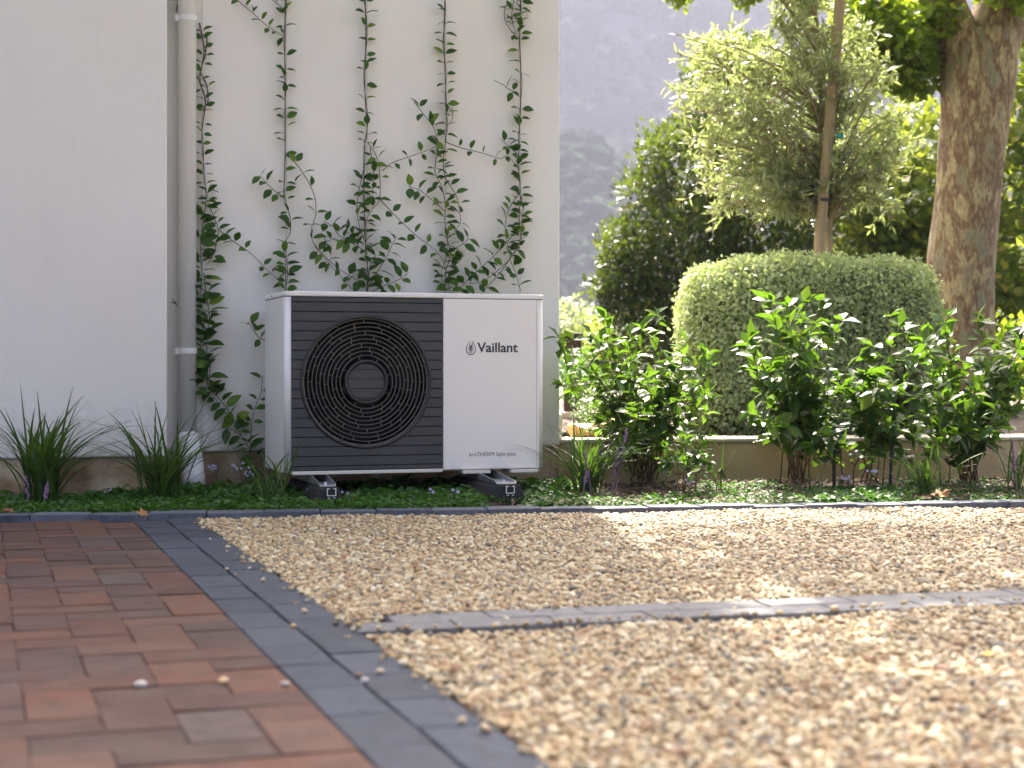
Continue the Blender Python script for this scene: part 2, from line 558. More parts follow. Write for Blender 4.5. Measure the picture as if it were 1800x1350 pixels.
# ------------------------------------------------------------------ scatter by geometry nodes (only for uncountable stuff)
def scatter(name, pts, rots, scls, idx, src_meshes, parent=None):
    c = bpy.data.collections.new(name + '_sources')
    for i, me in enumerate(src_meshes):
        o = bpy.data.objects.new('%s_source_%02d' % (name, i), me)
        c.objects.link(o)
    me = bpy.data.meshes.new(name)
    n = len(pts)
    me.vertices.add(n)
    me.vertices.foreach_set('co', np.asarray(pts, np.float32).ravel())
    for nm, ty, val in (('rot', 'FLOAT_VECTOR', rots), ('scl', 'FLOAT_VECTOR', scls)):
        a = me.attributes.new(nm, ty, 'POINT')
        a.data.foreach_set('vector', np.asarray(val, np.float32).ravel())
    a = me.attributes.new('pick', 'INT', 'POINT')
    a.data.foreach_set('value', np.asarray(idx, np.int32))
    o = link(name, me, parent)
    ng = bpy.data.node_groups.new(name + '_nodes', 'GeometryNodeTree')
    ng.interface.new_socket('Geometry', in_out='INPUT', socket_type='NodeSocketGeometry')
    ng.interface.new_socket('Geometry', in_out='OUTPUT', socket_type='NodeSocketGeometry')
    gi = ng.nodes.new('NodeGroupInput')
    go = ng.nodes.new('NodeGroupOutput')
    ip = ng.nodes.new('GeometryNodeInstanceOnPoints')
    ci = ng.nodes.new('GeometryNodeCollectionInfo')
    ci.inputs['Collection'].default_value = c
    ci.inputs['Separate Children'].default_value = True
    ci.inputs['Reset Children'].default_value = True
    ip.inputs['Pick Instance'].default_value = True

    def named(nm, ty):
        q = ng.nodes.new('GeometryNodeInputNamedAttribute')
        q.data_type = ty
        q.inputs['Name'].default_value = nm
        return [s for s in q.outputs if s.enabled][0]
    ng.links.new(gi.outputs[0], ip.inputs['Points'])
    ng.links.new(ci.outputs[0], ip.inputs['Instance'])
    ng.links.new(named('rot', 'FLOAT_VECTOR'), ip.inputs['Rotation'])
    ng.links.new(named('scl', 'FLOAT_VECTOR'), ip.inputs['Scale'])
    ng.links.new(named('pick', 'INT'), ip.inputs['Instance Index'])
    ng.links.new(ip.outputs[0], go.inputs[0])
    md = o.modifiers.new('scatter', 'NODES')
    md.node_group = ng
    return o


# ------------------------------------------------------------------ the setting: ground
def sheet(name, poly, z, mat):
    b = MB()
    b.add([(p[0], p[1], z) for p in poly], [tuple(range(len(poly)))])
    o = b.build(name, mat, fix=False)
    return tag(o, kind='structure')


sheet('ground', [(-480, -50), (480, -50), (480, 600), (-480, 600)], -0.10, M['lawn'])

PD = Vector((-0.3113, 0.9503, 0))              # direction of the brick path (away from the camera)
PN = Vector((0.9503, 0.3113, 0))               # across it, to the right
BL0 = Vector((-0.195, 2.317, 0))               # a point on the left edge of the charcoal border
BORD_W = 0.238
KD = Vector((3.99, 0.61, 0)).normalized()      # direction of the garden kerb
KN = Vector((-KD.y, KD.x, 0))
K0 = Vector((-1.90, 6.02, 0))                  # near edge of the kerb at the left of the picture
KERB_W = 0.13
DD = Vector((math.cos(R(15.4)), math.sin(R(15.4)), 0))   # gravel divider
DN = Vector((-DD.y, DD.x, 0))
D0 = Vector((-0.345, 3.56, 0))
DIV_W = 0.232


def below_kerb(p, m=0.0):
    return (Vector((p[0], p[1], 0)) - K0).dot(KN) < -m


def dpath(p):
    return (Vector((p[0], p[1], 0)) - BL0).dot(PN)


# brick paving: 90-degree herringbone, every brick its own piece
def paver_mesh(name, l, w, h, mat, seed):
    rr = random.Random(seed)
    bm = bmesh.new()
    bmesh.ops.create_cube(bm, size=1)
    for v in bm.verts:
        v.co.x *= l
        v.co.y *= w
        v.co.z = v.co.z * h - h / 2
        v.co.x += rr.uniform(-.0022, .0022)
        v.co.y += rr.uniform(-.0022, .0022)
    bmesh.ops.bevel(bm, geom=[e for e in bm.edges if all(v.co.z > -h * .5 for v in e.verts)] , offset=.0022, segments=2, affect='EDGES')
    for v in bm.verts:
        v.co.z += rr.uniform(-.0006, .0006)
    me = bpy.data.meshes.new(name)
    bm.to_mesh(me)
    bm.free()
    me.materials.append(mat)
    return me


paving = MB()
a0, a1 = BL0 - PD * 1.6, BL0 + PD * 4.2
paving.add([tuple(a0 - PN * 2.0 + Vector((0, 0, -.014))), tuple(a0 + PN * BORD_W + Vector((0, 0, -.014))), tuple(a1 + PN * BORD_W + Vector((0, 0, -.014))), tuple(a1 - PN * 2.0 + Vector((0, 0, -.014)))], [(0, 1, 2, 3)])
paving_o = tag(paving.build('brick_path', M['sand'], fix=False), kind='structure')
BW = 0.117
brick_meshes = [paver_mesh('brick', 2 * BW - .0018, BW - .0018, .06, M['brick'], i) for i in range(6)]
rr = random.Random(3)


def in_view(p, m=0.12):
    return 1.2 < p.y < 9 and abs(p.x) / p.y < 0.3158 + m


def place_piece(nm, me, loc, ang, parent, tilt=.005, dz=.0011):
    o = bpy.data.objects.new(nm, me)
    COL.objects.link(o)
    o.parent = parent
    o.location = (loc.x, loc.y, rr.uniform(-dz, dz))
    o.rotation_euler = (rr.uniform(-tilt, tilt), rr.uniform(-tilt, tilt), ang + rr.uniform(-.006, .006))
    return o


PANG = math.atan2(PD.y, PD.x)
for i in range(-4, 48):
    for j in range(-30, 60):
        # herringbone cell: s along the path, t to the left of the border
        k = (i + j) % 4
        for kind in (0, 1):
            # lengthwise brick starts where (i - j) % 4 == 0, crosswise where (i - j) % 4 == 2 (unit cells of BW)
            if kind == 0 and (i - j) % 4 == 0:
                s, t, ang = (i + 1) * BW, (j + .5) * BW, PANG
                ls_, lt_ = 2, 1
            elif kind == 1 and (i - j) % 4 == 3:
                s, t, ang = (i + .5) * BW, (j + 1) * BW, PANG + math.pi / 2
                ls_, lt_ = 1, 2
            else:
                continue
            if t < lt_ * BW / 2 - .002:
                if t < -.001:
                    continue
                # half brick against the border
                p = BL0 + PD * (s - 1.3) - PN * (BW / 2)
                half = True
            else:
                p = BL0 + PD * (s - 1.3) - PN * t
                half = False
            if not in_view(p) or not below_kerb(p, .06):
                continue
            if half:
                o = place_piece('brick', brick_meshes[(i * 7 + j) % 6], p, PANG + math.pi / 2, paving_o)
                o.scale.x = .5
            else:
                place_piece('brick', brick_meshes[(i * 7 + j * 3) % 6], p, ang, paving_o)

# charcoal border: two stretcher courses
PL = 0.232
bw = BORD_W / 2
border = MB()
border.add([tuple(a0 + Vector((0, 0, -.010))), tuple(a0 + PN * BORD_W + Vector((0, 0, -.010))), tuple(a1 + PN * BORD_W + Vector((0, 0, -.010))), tuple(a1 + Vector((0, 0, -.010)))], [(0, 1, 2, 3)])
border_o = tag(border.build('path_border', M['sand'], fix=False), kind='structure')
pav = [paver_mesh('paver', PL - .001, bw - .004, .07, M['paver'], 20 + i) for i in range(6)]
for c in range(2):
    for i in range(-6, 22):
        p = BL0 + PD * (i * PL + c * PL * .42) + PN * (bw * (c + .5))
        if in_view(p, .3) and below_kerb(p, .08):
            place_piece('paver', pav[(i * 5 + c) % 6], p + Vector((0, 0, 0)), PANG, border_o, .003, .0008)

# kerb along the planting bed
KL = 0.215
kerb = MB()
k0, k1 = K0 - KD * 1.6, K0 + KD * 6.0
kerb.add([tuple(k0 + Vector((0, 0, -.012))), tuple(k1 + Vector((0, 0, -.012))), tuple(k1 + KN * KERB_W + Vector((0, 0, -.012))), tuple(k0 + KN * KERB_W + Vector((0, 0, -.012)))], [(0, 1, 2, 3)])
kerb_o = tag(kerb.build('garden_kerb', M['sand'], fix=False), kind='structure')
kpav = [paver_mesh('paver', KL - .004, KERB_W - .004, .09, M['kerb_paver'], 40 + i) for i in range(5)]
KANG = math.atan2(KD.y, KD.x)
for i in range(-5, 26):
    p = K0 + KD * (i * KL) + KN * KERB_W / 2
    o = place_piece('paver', kpav[i % 5], p, KANG, kerb_o, .01, .003)
    o.location.z += .016

# divider across the gravel
div = MB()
d0, d1 = D0 + DD * .02, D0 + DD * 4.0
for q in ((d0, d1),):
    div.add([tuple(d0 - DN * DIV_W / 2 + Vector((0, 0, -.011))), tuple(d1 - DN * DIV_W / 2 + Vector((0, 0, -.011))), tuple(d1 + DN * DIV_W / 2 + Vector((0, 0, -.011))), tuple(d0 + DN * DIV_W / 2 + Vector((0, 0, -.011)))], [(0, 1, 2, 3)])
div_o = tag(div.build('gravel_divider', M['sand'], fix=False), kind='structure')
dp = [paver_mesh('paver', .224, DIV_W / 2 - .004, .07, M['paver_pale'], 60 + i) for i in range(5)]
for c in range(2):
    for i in range(17):
        p = D0 + DD * (.10 + i * .226 + c * .10) + DN * ((c - .5) * DIV_W / 2)
        if dpath(p) > BORD_W + .10:
            o = place_piece('paver', dp[(i + 2 * c) % 5], p, math.atan2(DD.y, DD.x), div_o, .003, .001)
            o.location.z += .006

# gravel beds
sheet('gravel_bed', [tuple((BL0 - PD * 1.6 + PN * BORD_W)[:2]), (6.5, 0.2), (6.5, 7.28), tuple((BL0 + PD * 3.95 + PN * BORD_W)[:2])], -0.018, M['gravel_base'])


def pebble_mesh(seed):
    bm = bmesh.new()
    bmesh.ops.create_icosphere(bm, subdivisions=2, radius=1)
    r2 = random.Random(seed)
    ph = [r2.uniform(0, 6) for _ in range(6)]
    sx, sy, sz = r2.uniform(.9, 1.3), r2.uniform(.75, 1.0), r2.uniform(.55, .8)
    for v in bm.verts:
        c = v.co.copy()
        k = 1 + .12 * math.sin(2.1 * c.x + ph[0]) * math.cos(1.7 * c.y + ph[1]) + .10 * math.sin(3.1 * c.z + 2 * c.x + ph[2])
        v.co = Vector((c.x * sx, c.y * sy, c.z * sz)) * k
    for f in bm.faces:
        f.smooth = True
    me = bpy.data.meshes.new('pebble')
    bm.to_mesh(me)
    bm.free()
    me.materials.append(M['pebble'])
    return me


pebbles = [pebble_mesh(i) for i in range(8)]


def gravel_points():
    sp = 0.0097
    gx, gy = np.meshgrid(np.arange(-1.6, 2.75, sp), np.arange(1.75, 6.9, sp))
    x = gx.ravel() + rng.uniform(-.5, .5, gx.size) * sp
    y = gy.ravel() + rng.uniform(-.5, .5, gx.size) * sp
    dx, dy = x - BL0.x, y - BL0.y
    across = dx * PN.x + dy * PN.y
    edge = BORD_W + .004 + .010 * np.sin(y * 23) * rng.random(x.size)
    k = (x - K0.x) * KN.x + (y - K0.y) * KN.y
    dv = (x - D0.x) * DN.x + (y - D0.y) * DN.y
    ok = (across > edge) & (k < -.006) & (x / y < .42) & (x / y > -.36)
    ok &= (np.abs(dv) > DIV_W / 2 + rng.uniform(-.016, .006, x.size))
    ok |= (across > edge) & (k < -.006) & (x / y < .42) & (np.abs(dv) < DIV_W / 2) & (rng.random(x.size) < .004)
    spill = (across > BORD_W - .07) & (across < BORD_W + .004) & (k < -.02) & (rng.random(x.size) < .02 * np.clip(1 - (BORD_W - across) / .07, 0, 1) ** 2 * 4)
    ok |= spill
    return x[ok], y[ok], dv[ok], (across < BORD_W - .002)[ok]


gx, gy, gdv, gsp = gravel_points()
n = len(gx)
size = np.exp(rng.normal(math.log(.0060), .30, n))
z = rng.uniform(-.013, .001, n)
on = np.abs(gdv) < DIV_W / 2 - .004
z[on] = .012
z[gsp] = .004
upper = gdv > 0
und = .006 * np.sin(gx * 3.1 + 1) * np.cos(gy * 2.3) + .003 * np.sin(gx * 7.7 + gy * 5.1)
for nm, sel in (('far_gravel', upper), ('near_gravel', ~upper)):
    q = np.where(sel)[0]
    o = scatter(nm, np.stack([gx[q], gy[q], z[q] + und[q]], 1), np.stack([rng.uniform(-.5, .5, len(q)), rng.uniform(-.5, .5, len(q)), rng.uniform(0, 6.28, len(q))], 1),
                np.repeat(size[q][:, None], 3, 1), rng.integers(0, 8, len(q)), pebbles)
    tag(o, 'cream and tan river gravel between the divider strip and the garden kerb' if nm == 'far_gravel' else 'cream and tan river gravel in the foreground below the divider strip', 'gravel', kind='stuff')

# planting bed soil
def soil_sheet(name, x0, x1, nx, y_of, z, amp, mat):
    b = MB()
    ny = 30
    vs, fs = [], []
    for i in range(nx + 1):
        x = x0 + (x1 - x0) * i / nx
        ya, yb = y_of(x)
        for j in range(ny + 1):
            y = ya + (yb - ya) * j / ny
            e = min(1, j / 3)
            vs.append((x, y, z + e * amp * (math.sin(x * 17 + y * 9) * .3 + math.sin(x * 41 - y * 33) * .25 + random.uniform(-.5, .5)) + e * amp * .6))
    for i in range(nx):
        for j in range(ny):
            a = i * (ny + 1) + j
            fs.append((a, a + ny + 1, a + ny + 2, a + 1))
    b.add(vs, fs)
    return tag(b.build(name, mat, smooth=True, fix=False), kind='structure')


def kerb_y(x):
    return K0.y + (x - K0.x) * KD.y / KD.x + KERB_W


RW0 = Vector((0.20, 7.90, 0))                  # front foot of the low garden wall
RWD = Vector((2.40, .35, 0)).normalized()
RWN = Vector((-RWD.y, RWD.x, 0))
soil_sheet('planting_bed', -3.4, 5.2, 260, lambda x: (kerb_y(x) - .01, max(7.2 + .3 * (x + 1.1), 8.0 if x > .2 else 6.6) + .35), -.012, .022, M['soil'])
rb = MB()
rb.add([(0.5, 8.05, .19), (7, 9.0, .19), (7, 17, .19), (-.6, 17, .19)], [(0, 1, 2, 3)])
tag(rb.build('raised_bed', M['soil'], fix=False), kind='structure')

# ------------------------------------------------------------------ house
house = thing('white_house', 'white plastered house wall with projecting left section and stained plinth', 'house', tuple(P0), TH)
HT = 8.2


def wbox(name, a0, a1, v0, v1, z0, z1, mat, bev=0.0):
    b = MB()
    b.box(a0, a1, v0, v1, z0, z1)
    return b.build(name, mat, house, bevel=bev)


A_CORN = 1.470                                  # right corner of the house
A_STEP = -0.440                                 # right edge of the projecting section
wbox('wall', A_STEP - .3, A_CORN, WALL_V, 7.0, .185, HT, M['plaster'], .012)
wbox('projecting_wall', -3.6, A_STEP, LEFT_V, 6.9, .185, HT, M['plaster'], .008)
wbox('plinth', A_STEP - .3, A_CORN - .015, WALL_V + .012, 6.98, -.05, .183, M['plinth'])
wbox('plinth', -3.59, A_STEP - .012, LEFT_V + .012, 6.88, -.05, .183, M['plinth'])
wbox('corner_block', A_CORN - .004, A_CORN + .036, WALL_V + .06, WALL_V + .4, -.02, .34, M['plaster'], .006)
wbox('roof', -4.0, A_CORN + .06, LEFT_V - .05, 7.1, HT, HT + .16, M['plinth'])

# downpipe
dpx = onplane(329, 300, WALL_V - .055)
root = thing('downpipe', 'white round downpipe in the recess beside the leftmost vine', 'downpipe', (dpx.x, dpx.y, 0))
b = MB()
b.tube([(0, 0, 8.0), (0, 0, .27)], .0405, 24)
b.build('pipe', M['white_plastic'], root, smooth=False)
for p in root.children:
    p.data.polygons.foreach_set('use_smooth', [len(f.vertices) == 4 for f in p.data.polygons])
b = MB()
fw = -W
q_ = fw * .8 + U * .30
pts = [Vector((0, 0, .275)), Vector((0, 0, .255)) + q_ * .004, Vector((0, 0, .235)) + q_ * .012, Vector((0, 0, .20)) + q_ * .028, Vector((0, 0, .15)) + q_ * .048, Vector((0, 0, .09)) + q_ * .064, Vector((0, 0, .03)) + q_ * .075]
b.tube(pts, [.0425, .0475, .050, .0515, .052, .0525, .053], 24)
b.build('outlet_shoe', M['white_plastic'], root, smooth=True)
for py in (33, 617):
    z = onplane(329, py, WALL_V - .055).z
    b = MB()
    b.tube([(0, 0, z - .012), (0, 0, z + .012)], .0440, 24)
    br = b.build('bracket', M['white_plastic'], root)
    b = MB()
    c = -U * .048 + fw * .006
    b.tube([c + Vector((0, 0, z - .014)), c + Vector((0, 0, z + .014))], .011, 6)
    b.build('clip', M['white_plastic'], br)

# ------------------------------------------------------------------ heat pump outdoor unit
UW, UD = 1.147, 0.49
ZB, ZT = 0.122, 0.887
ZL = ZT - .021
unit = thing('heat_pump_unit', 'white outdoor heat pump with charcoal slatted panel and round fan grille', 'heat pump', (P0.x, P0.y, 0), TH)


def round_rect(a0, a1, v0, v1, r, n=6, rear=False):
    pts = []
    for (cx, cy, s, rad) in ((a0 + r, v0 + r, 180, r), (a1 - r, v0 + r, 270, r)):
        for k in range(n + 1):
            t = R(s + 90 * k / n)
            pts.append((cx + rad * math.cos(t), cy + rad * math.sin(t)))
    pts += [(a1, v1), (a0, v1)]
    return pts


b = MB()
b.prism(round_rect(0, UW, .006, UD, .026), 2, ZB + .004, ZL - .003)
body = b.build('casing', M['white_metal'], unit)
for pl in body.data.polygons:
    pl.use_smooth = abs(pl.normal.z) < .5
b = MB()
b.prism(round_rect(.003, UW - .003, .009, UD - .003, .026), 2, ZL - .004, ZL)
b.build('seam', M['seam'], unit)
b = MB()
b.prism(round_rect(-.003, UW + .003, .002, UD + .004, .028), 2, ZL, ZT)
lid = b.build('lid', M['white_metal'], unit, bevel=.005)
b = MB()
b.tube([(-.006, UD * .62, ZT - .010), (.002, UD * .62, ZT - .010)], .0035, 10)
b.build('screw', M['seam'], lid)

# charcoal slats around the round opening
A0, A1 = .0265, .6830
CX, CZ, RO = .3470, .5065, .2740
b = MB()
b.box(A0, A1, .0035, .0058, ZB + .012, ZL - .003)
# the backing plate has the round opening cut out: build it as a ring of quads instead
b = MB()
nn = 72
zc0, zc1 = ZB + .012, ZL - .002
outer, inner = [], []
angs = sorted([2 * math.pi * k / nn for k in range(nn)] + [math.atan2(zz - CZ, aa - CX) % (2 * math.pi) for aa in (A0, A1) for zz in (zc0, zc1)])
nn = len(angs)
for t in angs:
    c, s = math.cos(t), math.sin(t)
    m_ = min((A1 - CX) / c if c > 1e-6 else ((A0 - CX) / c if c < -1e-6 else 9), (zc1 - CZ) / s if s > 1e-6 else ((zc0 - CZ) / s if s < -1e-6 else 9))
    outer.append((CX + c * m_, .0030, CZ + s * m_))
    inner.append((CX + c * RO, .0030, CZ + s * RO))
b.add(outer + inner, [(k, (k + 1) % nn, nn + (k + 1) % nn, nn + k) for k in range(nn)])
b.build('backing_plate', M['void'], unit, fix=False)


def slat_piece(z0, z1, lo, hi, y=0.0, parent=None, mat='anthracite'):
    """One slat between heights z0 and z1; lo and hi give its ends at any height."""
    g = .0019
    zs = [z0 + g, z0 + g + .0011] + list(np.linspace(z0 + g + .0011, z1 - g - .0011, 5))[1:-1] + [z1 - g - .0011, z1 - g]
    prof = [(z0 + g, y + .003)] + [(zz, y - .0012 if 0 < i < 6 else y - .0002) for i, zz in enumerate(zs)] + [(z1 - g, y + .003)]
    b = MB()
    vs, fs = [], []
    for zz, yy in prof:
        a, c = lo(zz), hi(zz)
        if c < a:
            a = c = (a + c) / 2
        vs += [(a, yy, zz), (c, yy, zz)]
    for i in range(len(prof) - 1):
        fs.append((2 * i, 2 * i + 1, 2 * i + 3, 2 * i + 2))
    b.add(vs, fs)
    b.build('slat', M[mat], parent or unit, fix=False)


RS = .2755


def chord(zz, r):
    d = r * r - (zz - CZ) ** 2
    return math.sqrt(d) if d > 0 else 0


zt = ZL - .0035
edges = [zt, zt - .0205]
while edges[-1] - .0405 > zc0 + .012:
    edges.append(edges[-1] - .0405)
edges.append(zc0)
for k in range(len(edges) - 1):
    z1_, z0_ = edges[k], edges[k + 1]
    touch = any(chord(zz, RS) > 0 for zz in np.linspace(z0_, z1_, 9))
    if not touch:
        slat_piece(z0_, z1_, lambda q: A0, lambda q: A1)
    else:
        slat_piece(z0_, z1_, lambda q: A0, lambda q: CX - chord(q, RS))
        slat_piece(z0_, z1_, lambda q: CX + chord(q, RS), lambda q: A1)

# grille
grille = MB()
grille.lathe([(.2835, -.002), (.2800, -.0065), (.2745, -.0070), (.2690, -.001), (.2665, .012), (.2665, .040), (.2760, .040), (.2760, .004)], CX, CZ, 96)
rim = grille.build('grille_rim', M['black_plastic'], unit, smooth=True)
hub = MB()
hub.lathe([(.0960, .006), (.0945, -.002), (.0905, -.0055), (.0845, -.0055), (.0790, .004), (.0780, .012), (.0780, .03), (.0960, .03)], CX, CZ, 64)
hubo = hub.build('grille_hub', M['black_plastic'], unit, smooth=True)
b = MB()
b.lathe([(.0001, .0065), (.0785, .0065)], CX, CZ, 48, closed=False)
b.build('hub_disc', M['black_plastic'], hubo, fix=False)
for k in range(len(edges) - 1):
    z1_, z0_ = edges[k], edges[k + 1]
    z1c, z0c = min(z1_, CZ + .0775), max(z0_, CZ - .0775)
    if z1c - z0c > .008:
        slat_piece(z0c, z1c, lambda q: CX - chord(q, .0779), lambda q: CX + chord(q, .0779), .0045, hubo)
nr = 10
r_in, r_out = .0960, .2680
step = (r_out - r_in) / nr
g_r = random.Random(11)
for i in range(1, nr):
    r0 = r_in + step * i
    b = MB()
    if True:
        b.lathe([(r0 - .0011, -.001), (r0 + .0011, -.001), (r0 + .0011, .010), (r0 - .0011, .010)], CX, CZ, 96)
    cnt = 8 + (i // 3) * 2
    off = (i % 3) * .27 + i * .11
    spokes = [(k, r0 - step + .0008, r0 - .0008, cnt, off) for k in range(cnt)]
    if i == nr - 1:
        spokes += [(k, r0 + .0008, r0 + step - .0002, 14, .6) for k in range(14)]
    for (k, ra, rb_, cn, of) in spokes:
        t = 2 * math.pi * (k + of) / cn
        c, s = math.cos(t), math.sin(t)
        w_ = .0011
        vs = []
        for q in (ra, rb_):
            for sg in (-1, 1):
                for yy in (.0005, .009):
                    vs.append((CX + c * q - s * sg * w_, yy, CZ + s * q + c * sg * w_))
        b.add(vs, [(0, 1, 3, 2), (4, 6, 7, 5), (0, 4, 5, 1), (2, 3, 7, 6), (0, 2, 6, 4), (1, 5, 7, 3)])
    b.build('grille_ring', M['grille'], rim)
b = MB()
b.lathe([(.0001, .2035), (.2650, .2035), (.2650, .014)], CX, CZ, 64, closed=False)
# the fan chamber sits inside the casing: cut the casing front open behind the grille
chamber = b.build('fan_chamber', M['void'], unit, fix=False)
fan = MB()
fan.lathe([(.0001, .06), (.07, .06), (.07, .12), (.0001, .12)], CX, CZ, 32, closed=False)
for k in range(3):
    vs, fs = [], []
    for i in range(7):
        q = .06 + .195 * i / 6
        for j in range(6):
            t = R(120 * k + 70 * j / 5 - 8 * i / 6 * 3)
            vs.append((CX + q * math.cos(t), .075 + .05 * j / 5, CZ + q * math.sin(t)))
    for i in range(6):
        for j in range(5):
            a = i * 6 + j
            fs.append((a, a + 1, a + 7, a + 6))
    fan.add(vs, fs)
fan.build('fan', M['void'], unit, smooth=True, fix=False)

# cut the round opening through the casing front
cut = MB()
cut.lathe([(.0001, -.05), (.267, -.05), (.267, .21), (.0001, .21)], CX, CZ, 64, closed=False)
cme = cut.mesh('cut')
bmc = bmesh.new()
bmc.from_mesh(cme)
bmesh.ops.remove_doubles(bmc, verts=bmc.verts, dist=.0005)
bmesh.ops.recalc_face_normals(bmc, faces=bmc.faces)
bmc.to_mesh(cme)
bmc.free()
co = bpy.data.objects.new('cut', cme)
COL.objects.link(co)
co.location = unit.location
co.rotation_euler = unit.rotation_euler
md = body.modifiers.new('opening', 'BOOLEAN')
md.operation = 'DIFFERENCE'
md.object = co
md.solver = 'EXACT'
bpy.context.view_layer.update()
dg = bpy.context.evaluated_depsgraph_get()
nme = bpy.data.meshes.new_from_object(body.evaluated_get(dg))
body.modifiers.clear()
body.data = nme
for pl in nme.polygons:
    pl.use_smooth = False
bpy.data.objects.remove(co)
# smooth only the rounded corners
for pl in nme.polygons:
    n_ = pl.normal
    if abs(n_.z) < .1 and .05 < abs(n_.x) < .999 and .05 < abs(n_.y) < .999 and pl.center.y < .04:
        pl.use_smooth = True

# white service panel on the right
b = MB()
b.box(A1 + .0015, 1.1080, -.0008, .008, ZB + .0075, ZL - .003)
panel = b.build('service_panel', M['white_metal'], unit, bevel=.002)
b = MB()
b.box(1.1082, 1.1102, .0045, .0062, ZB + .012, ZL - .004)
b.build('panel_seam', M['seam'], unit)
b = MB()
b.box(.030, A1 - .001, -.004, .03, ZB - .004, ZB + .011)
b.build('base_rail', M['cream'], unit, bevel=.003)
for (q0, q1) in ((.768, .892), (.985, 1.110)):
    b = MB()
    b.box(q0, q1, -.020, .10, ZB - .012, ZB + .0015)
    b.build('drip_tray', M['cream'], unit, bevel=.002)


def text_mesh(txt, size, bold, mat, name, width, x, z, depth=.0006):
    cu = bpy.data.curves.new(name, 'FONT')
    cu.body = txt
    cu.size = size
    cu.offset = bold
    cu.extrude = depth
    cu.resolution_u = 4
    o = bpy.data.objects.new(name, cu)
    COL.objects.link(o)
    bpy.context.view_layer.update()
    d = bpy.context.evaluated_depsgraph_get()
    me = bpy.data.meshes.new_from_object(o.evaluated_get(d))
    bpy.data.objects.remove(o)
    xs = [v.co.x for v in me.vertices]
    k = width / (max(xs) - min(xs))
    x0 = min(xs)
    for v in me.vertices:
        v.co = Vector((x + (v.co.x - x0) * k, -.0012 - v.co.z, z + v.co.y))
    me.materials.clear()
    me.materials.append(mat)
    return link(name, me, panel)


def unit_az(px, py):
    p = onplane(px, py, 0)
    d = p - P0
    return d.dot(U), p.z


xa, za = unit_az(838.5, 618.6)
xb, _ = unit_az(910, 618)
text_mesh('Vaillant', .0585, .0011, M['print_dark'], 'brand_lettering', xb - xa, xa, za)
xa, za = unit_az(824.5, 802)
xb, _ = unit_az(906, 802)
text_mesh('aroTHERM Split plus', .0245, 0.0, M['print_grey'], 'model_lettering', xb - xa, xa, za)
# the emblem: an egg-shaped ring open at the top with a long-eared figure in it
ex, ez = unit_az(827.5, 611)
em = MB()
Y_ = -.0018


def strip2(pts, w):
    vs, fs = [], []
    for i, p in enumerate(pts):
        q0, q1 = pts[max(i - 1, 0)], pts[min(i + 1, len(pts) - 1)]
        dx, dz = q1[0] - q0[0], q1[1] - q0[1]
        L_ = math.hypot(dx, dz) or 1
        ww = w[i] if hasattr(w, '__len__') else w
        vs += [(ex + p[0] - dz / L_ * ww / 2, Y_, ez + p[1] + dx / L_ * ww / 2), (ex + p[0] + dz / L_ * ww / 2, Y_, ez + p[1] - dx / L_ * ww / 2)]
    for i in range(len(pts) - 1):
        fs.append((2 * i, 2 * i + 2, 2 * i + 3, 2 * i + 1))
    em.add(vs, fs)


egg = []
for t in np.linspace(R(55), R(55 + 430 - 180), 40):
    t2 = R(90) + (t - R(180)) * 1.0
egg = [(.0205 * math.sin(t) * (1 - .10 * math.cos(t)), -.004 + .0262 * math.cos(t) * 1.0) for t in np.linspace(R(32), R(328), 44)]
ww = [.0016 + .0022 * abs(math.sin(t / 2)) for t in np.linspace(R(32), R(328), 44)]
strip2(egg, ww)
strip2([(-.0035, .006), (-.006, .015), (-.0085, .0225), (-.0105, .029)], [.003, .0024, .0018, .001])
strip2([(.0035, .006), (.006, .015), (.010, .0235), (.0145, .030)], [.003, .0028, .0022, .0012])
strip2([(-.008, .0245), (0, .026), (.008, .0245)], .0012)
strip2([(-.0075, .004), (0, .008), (.0075, .004)], .0022)
strip2([(0, .007), (0, -.020)], [.0050, .0028])
strip2([(-.0075, .004), (-.0085, -.006), (-.007, -.013)], .0022)
strip2([(.0075, .004), (.0085, -.006), (.007, -.013)], .0022)
strip2([(-.004, .002), (-.0045, -.012)], .0014)
strip2([(.004, .002), (.0045, -.012)], .0014)
strip2([(-.009, -.017), (0, -.0225), (.009, -.017)], .0016)
em.build('emblem', M['print_dark'], panel, fix=False)

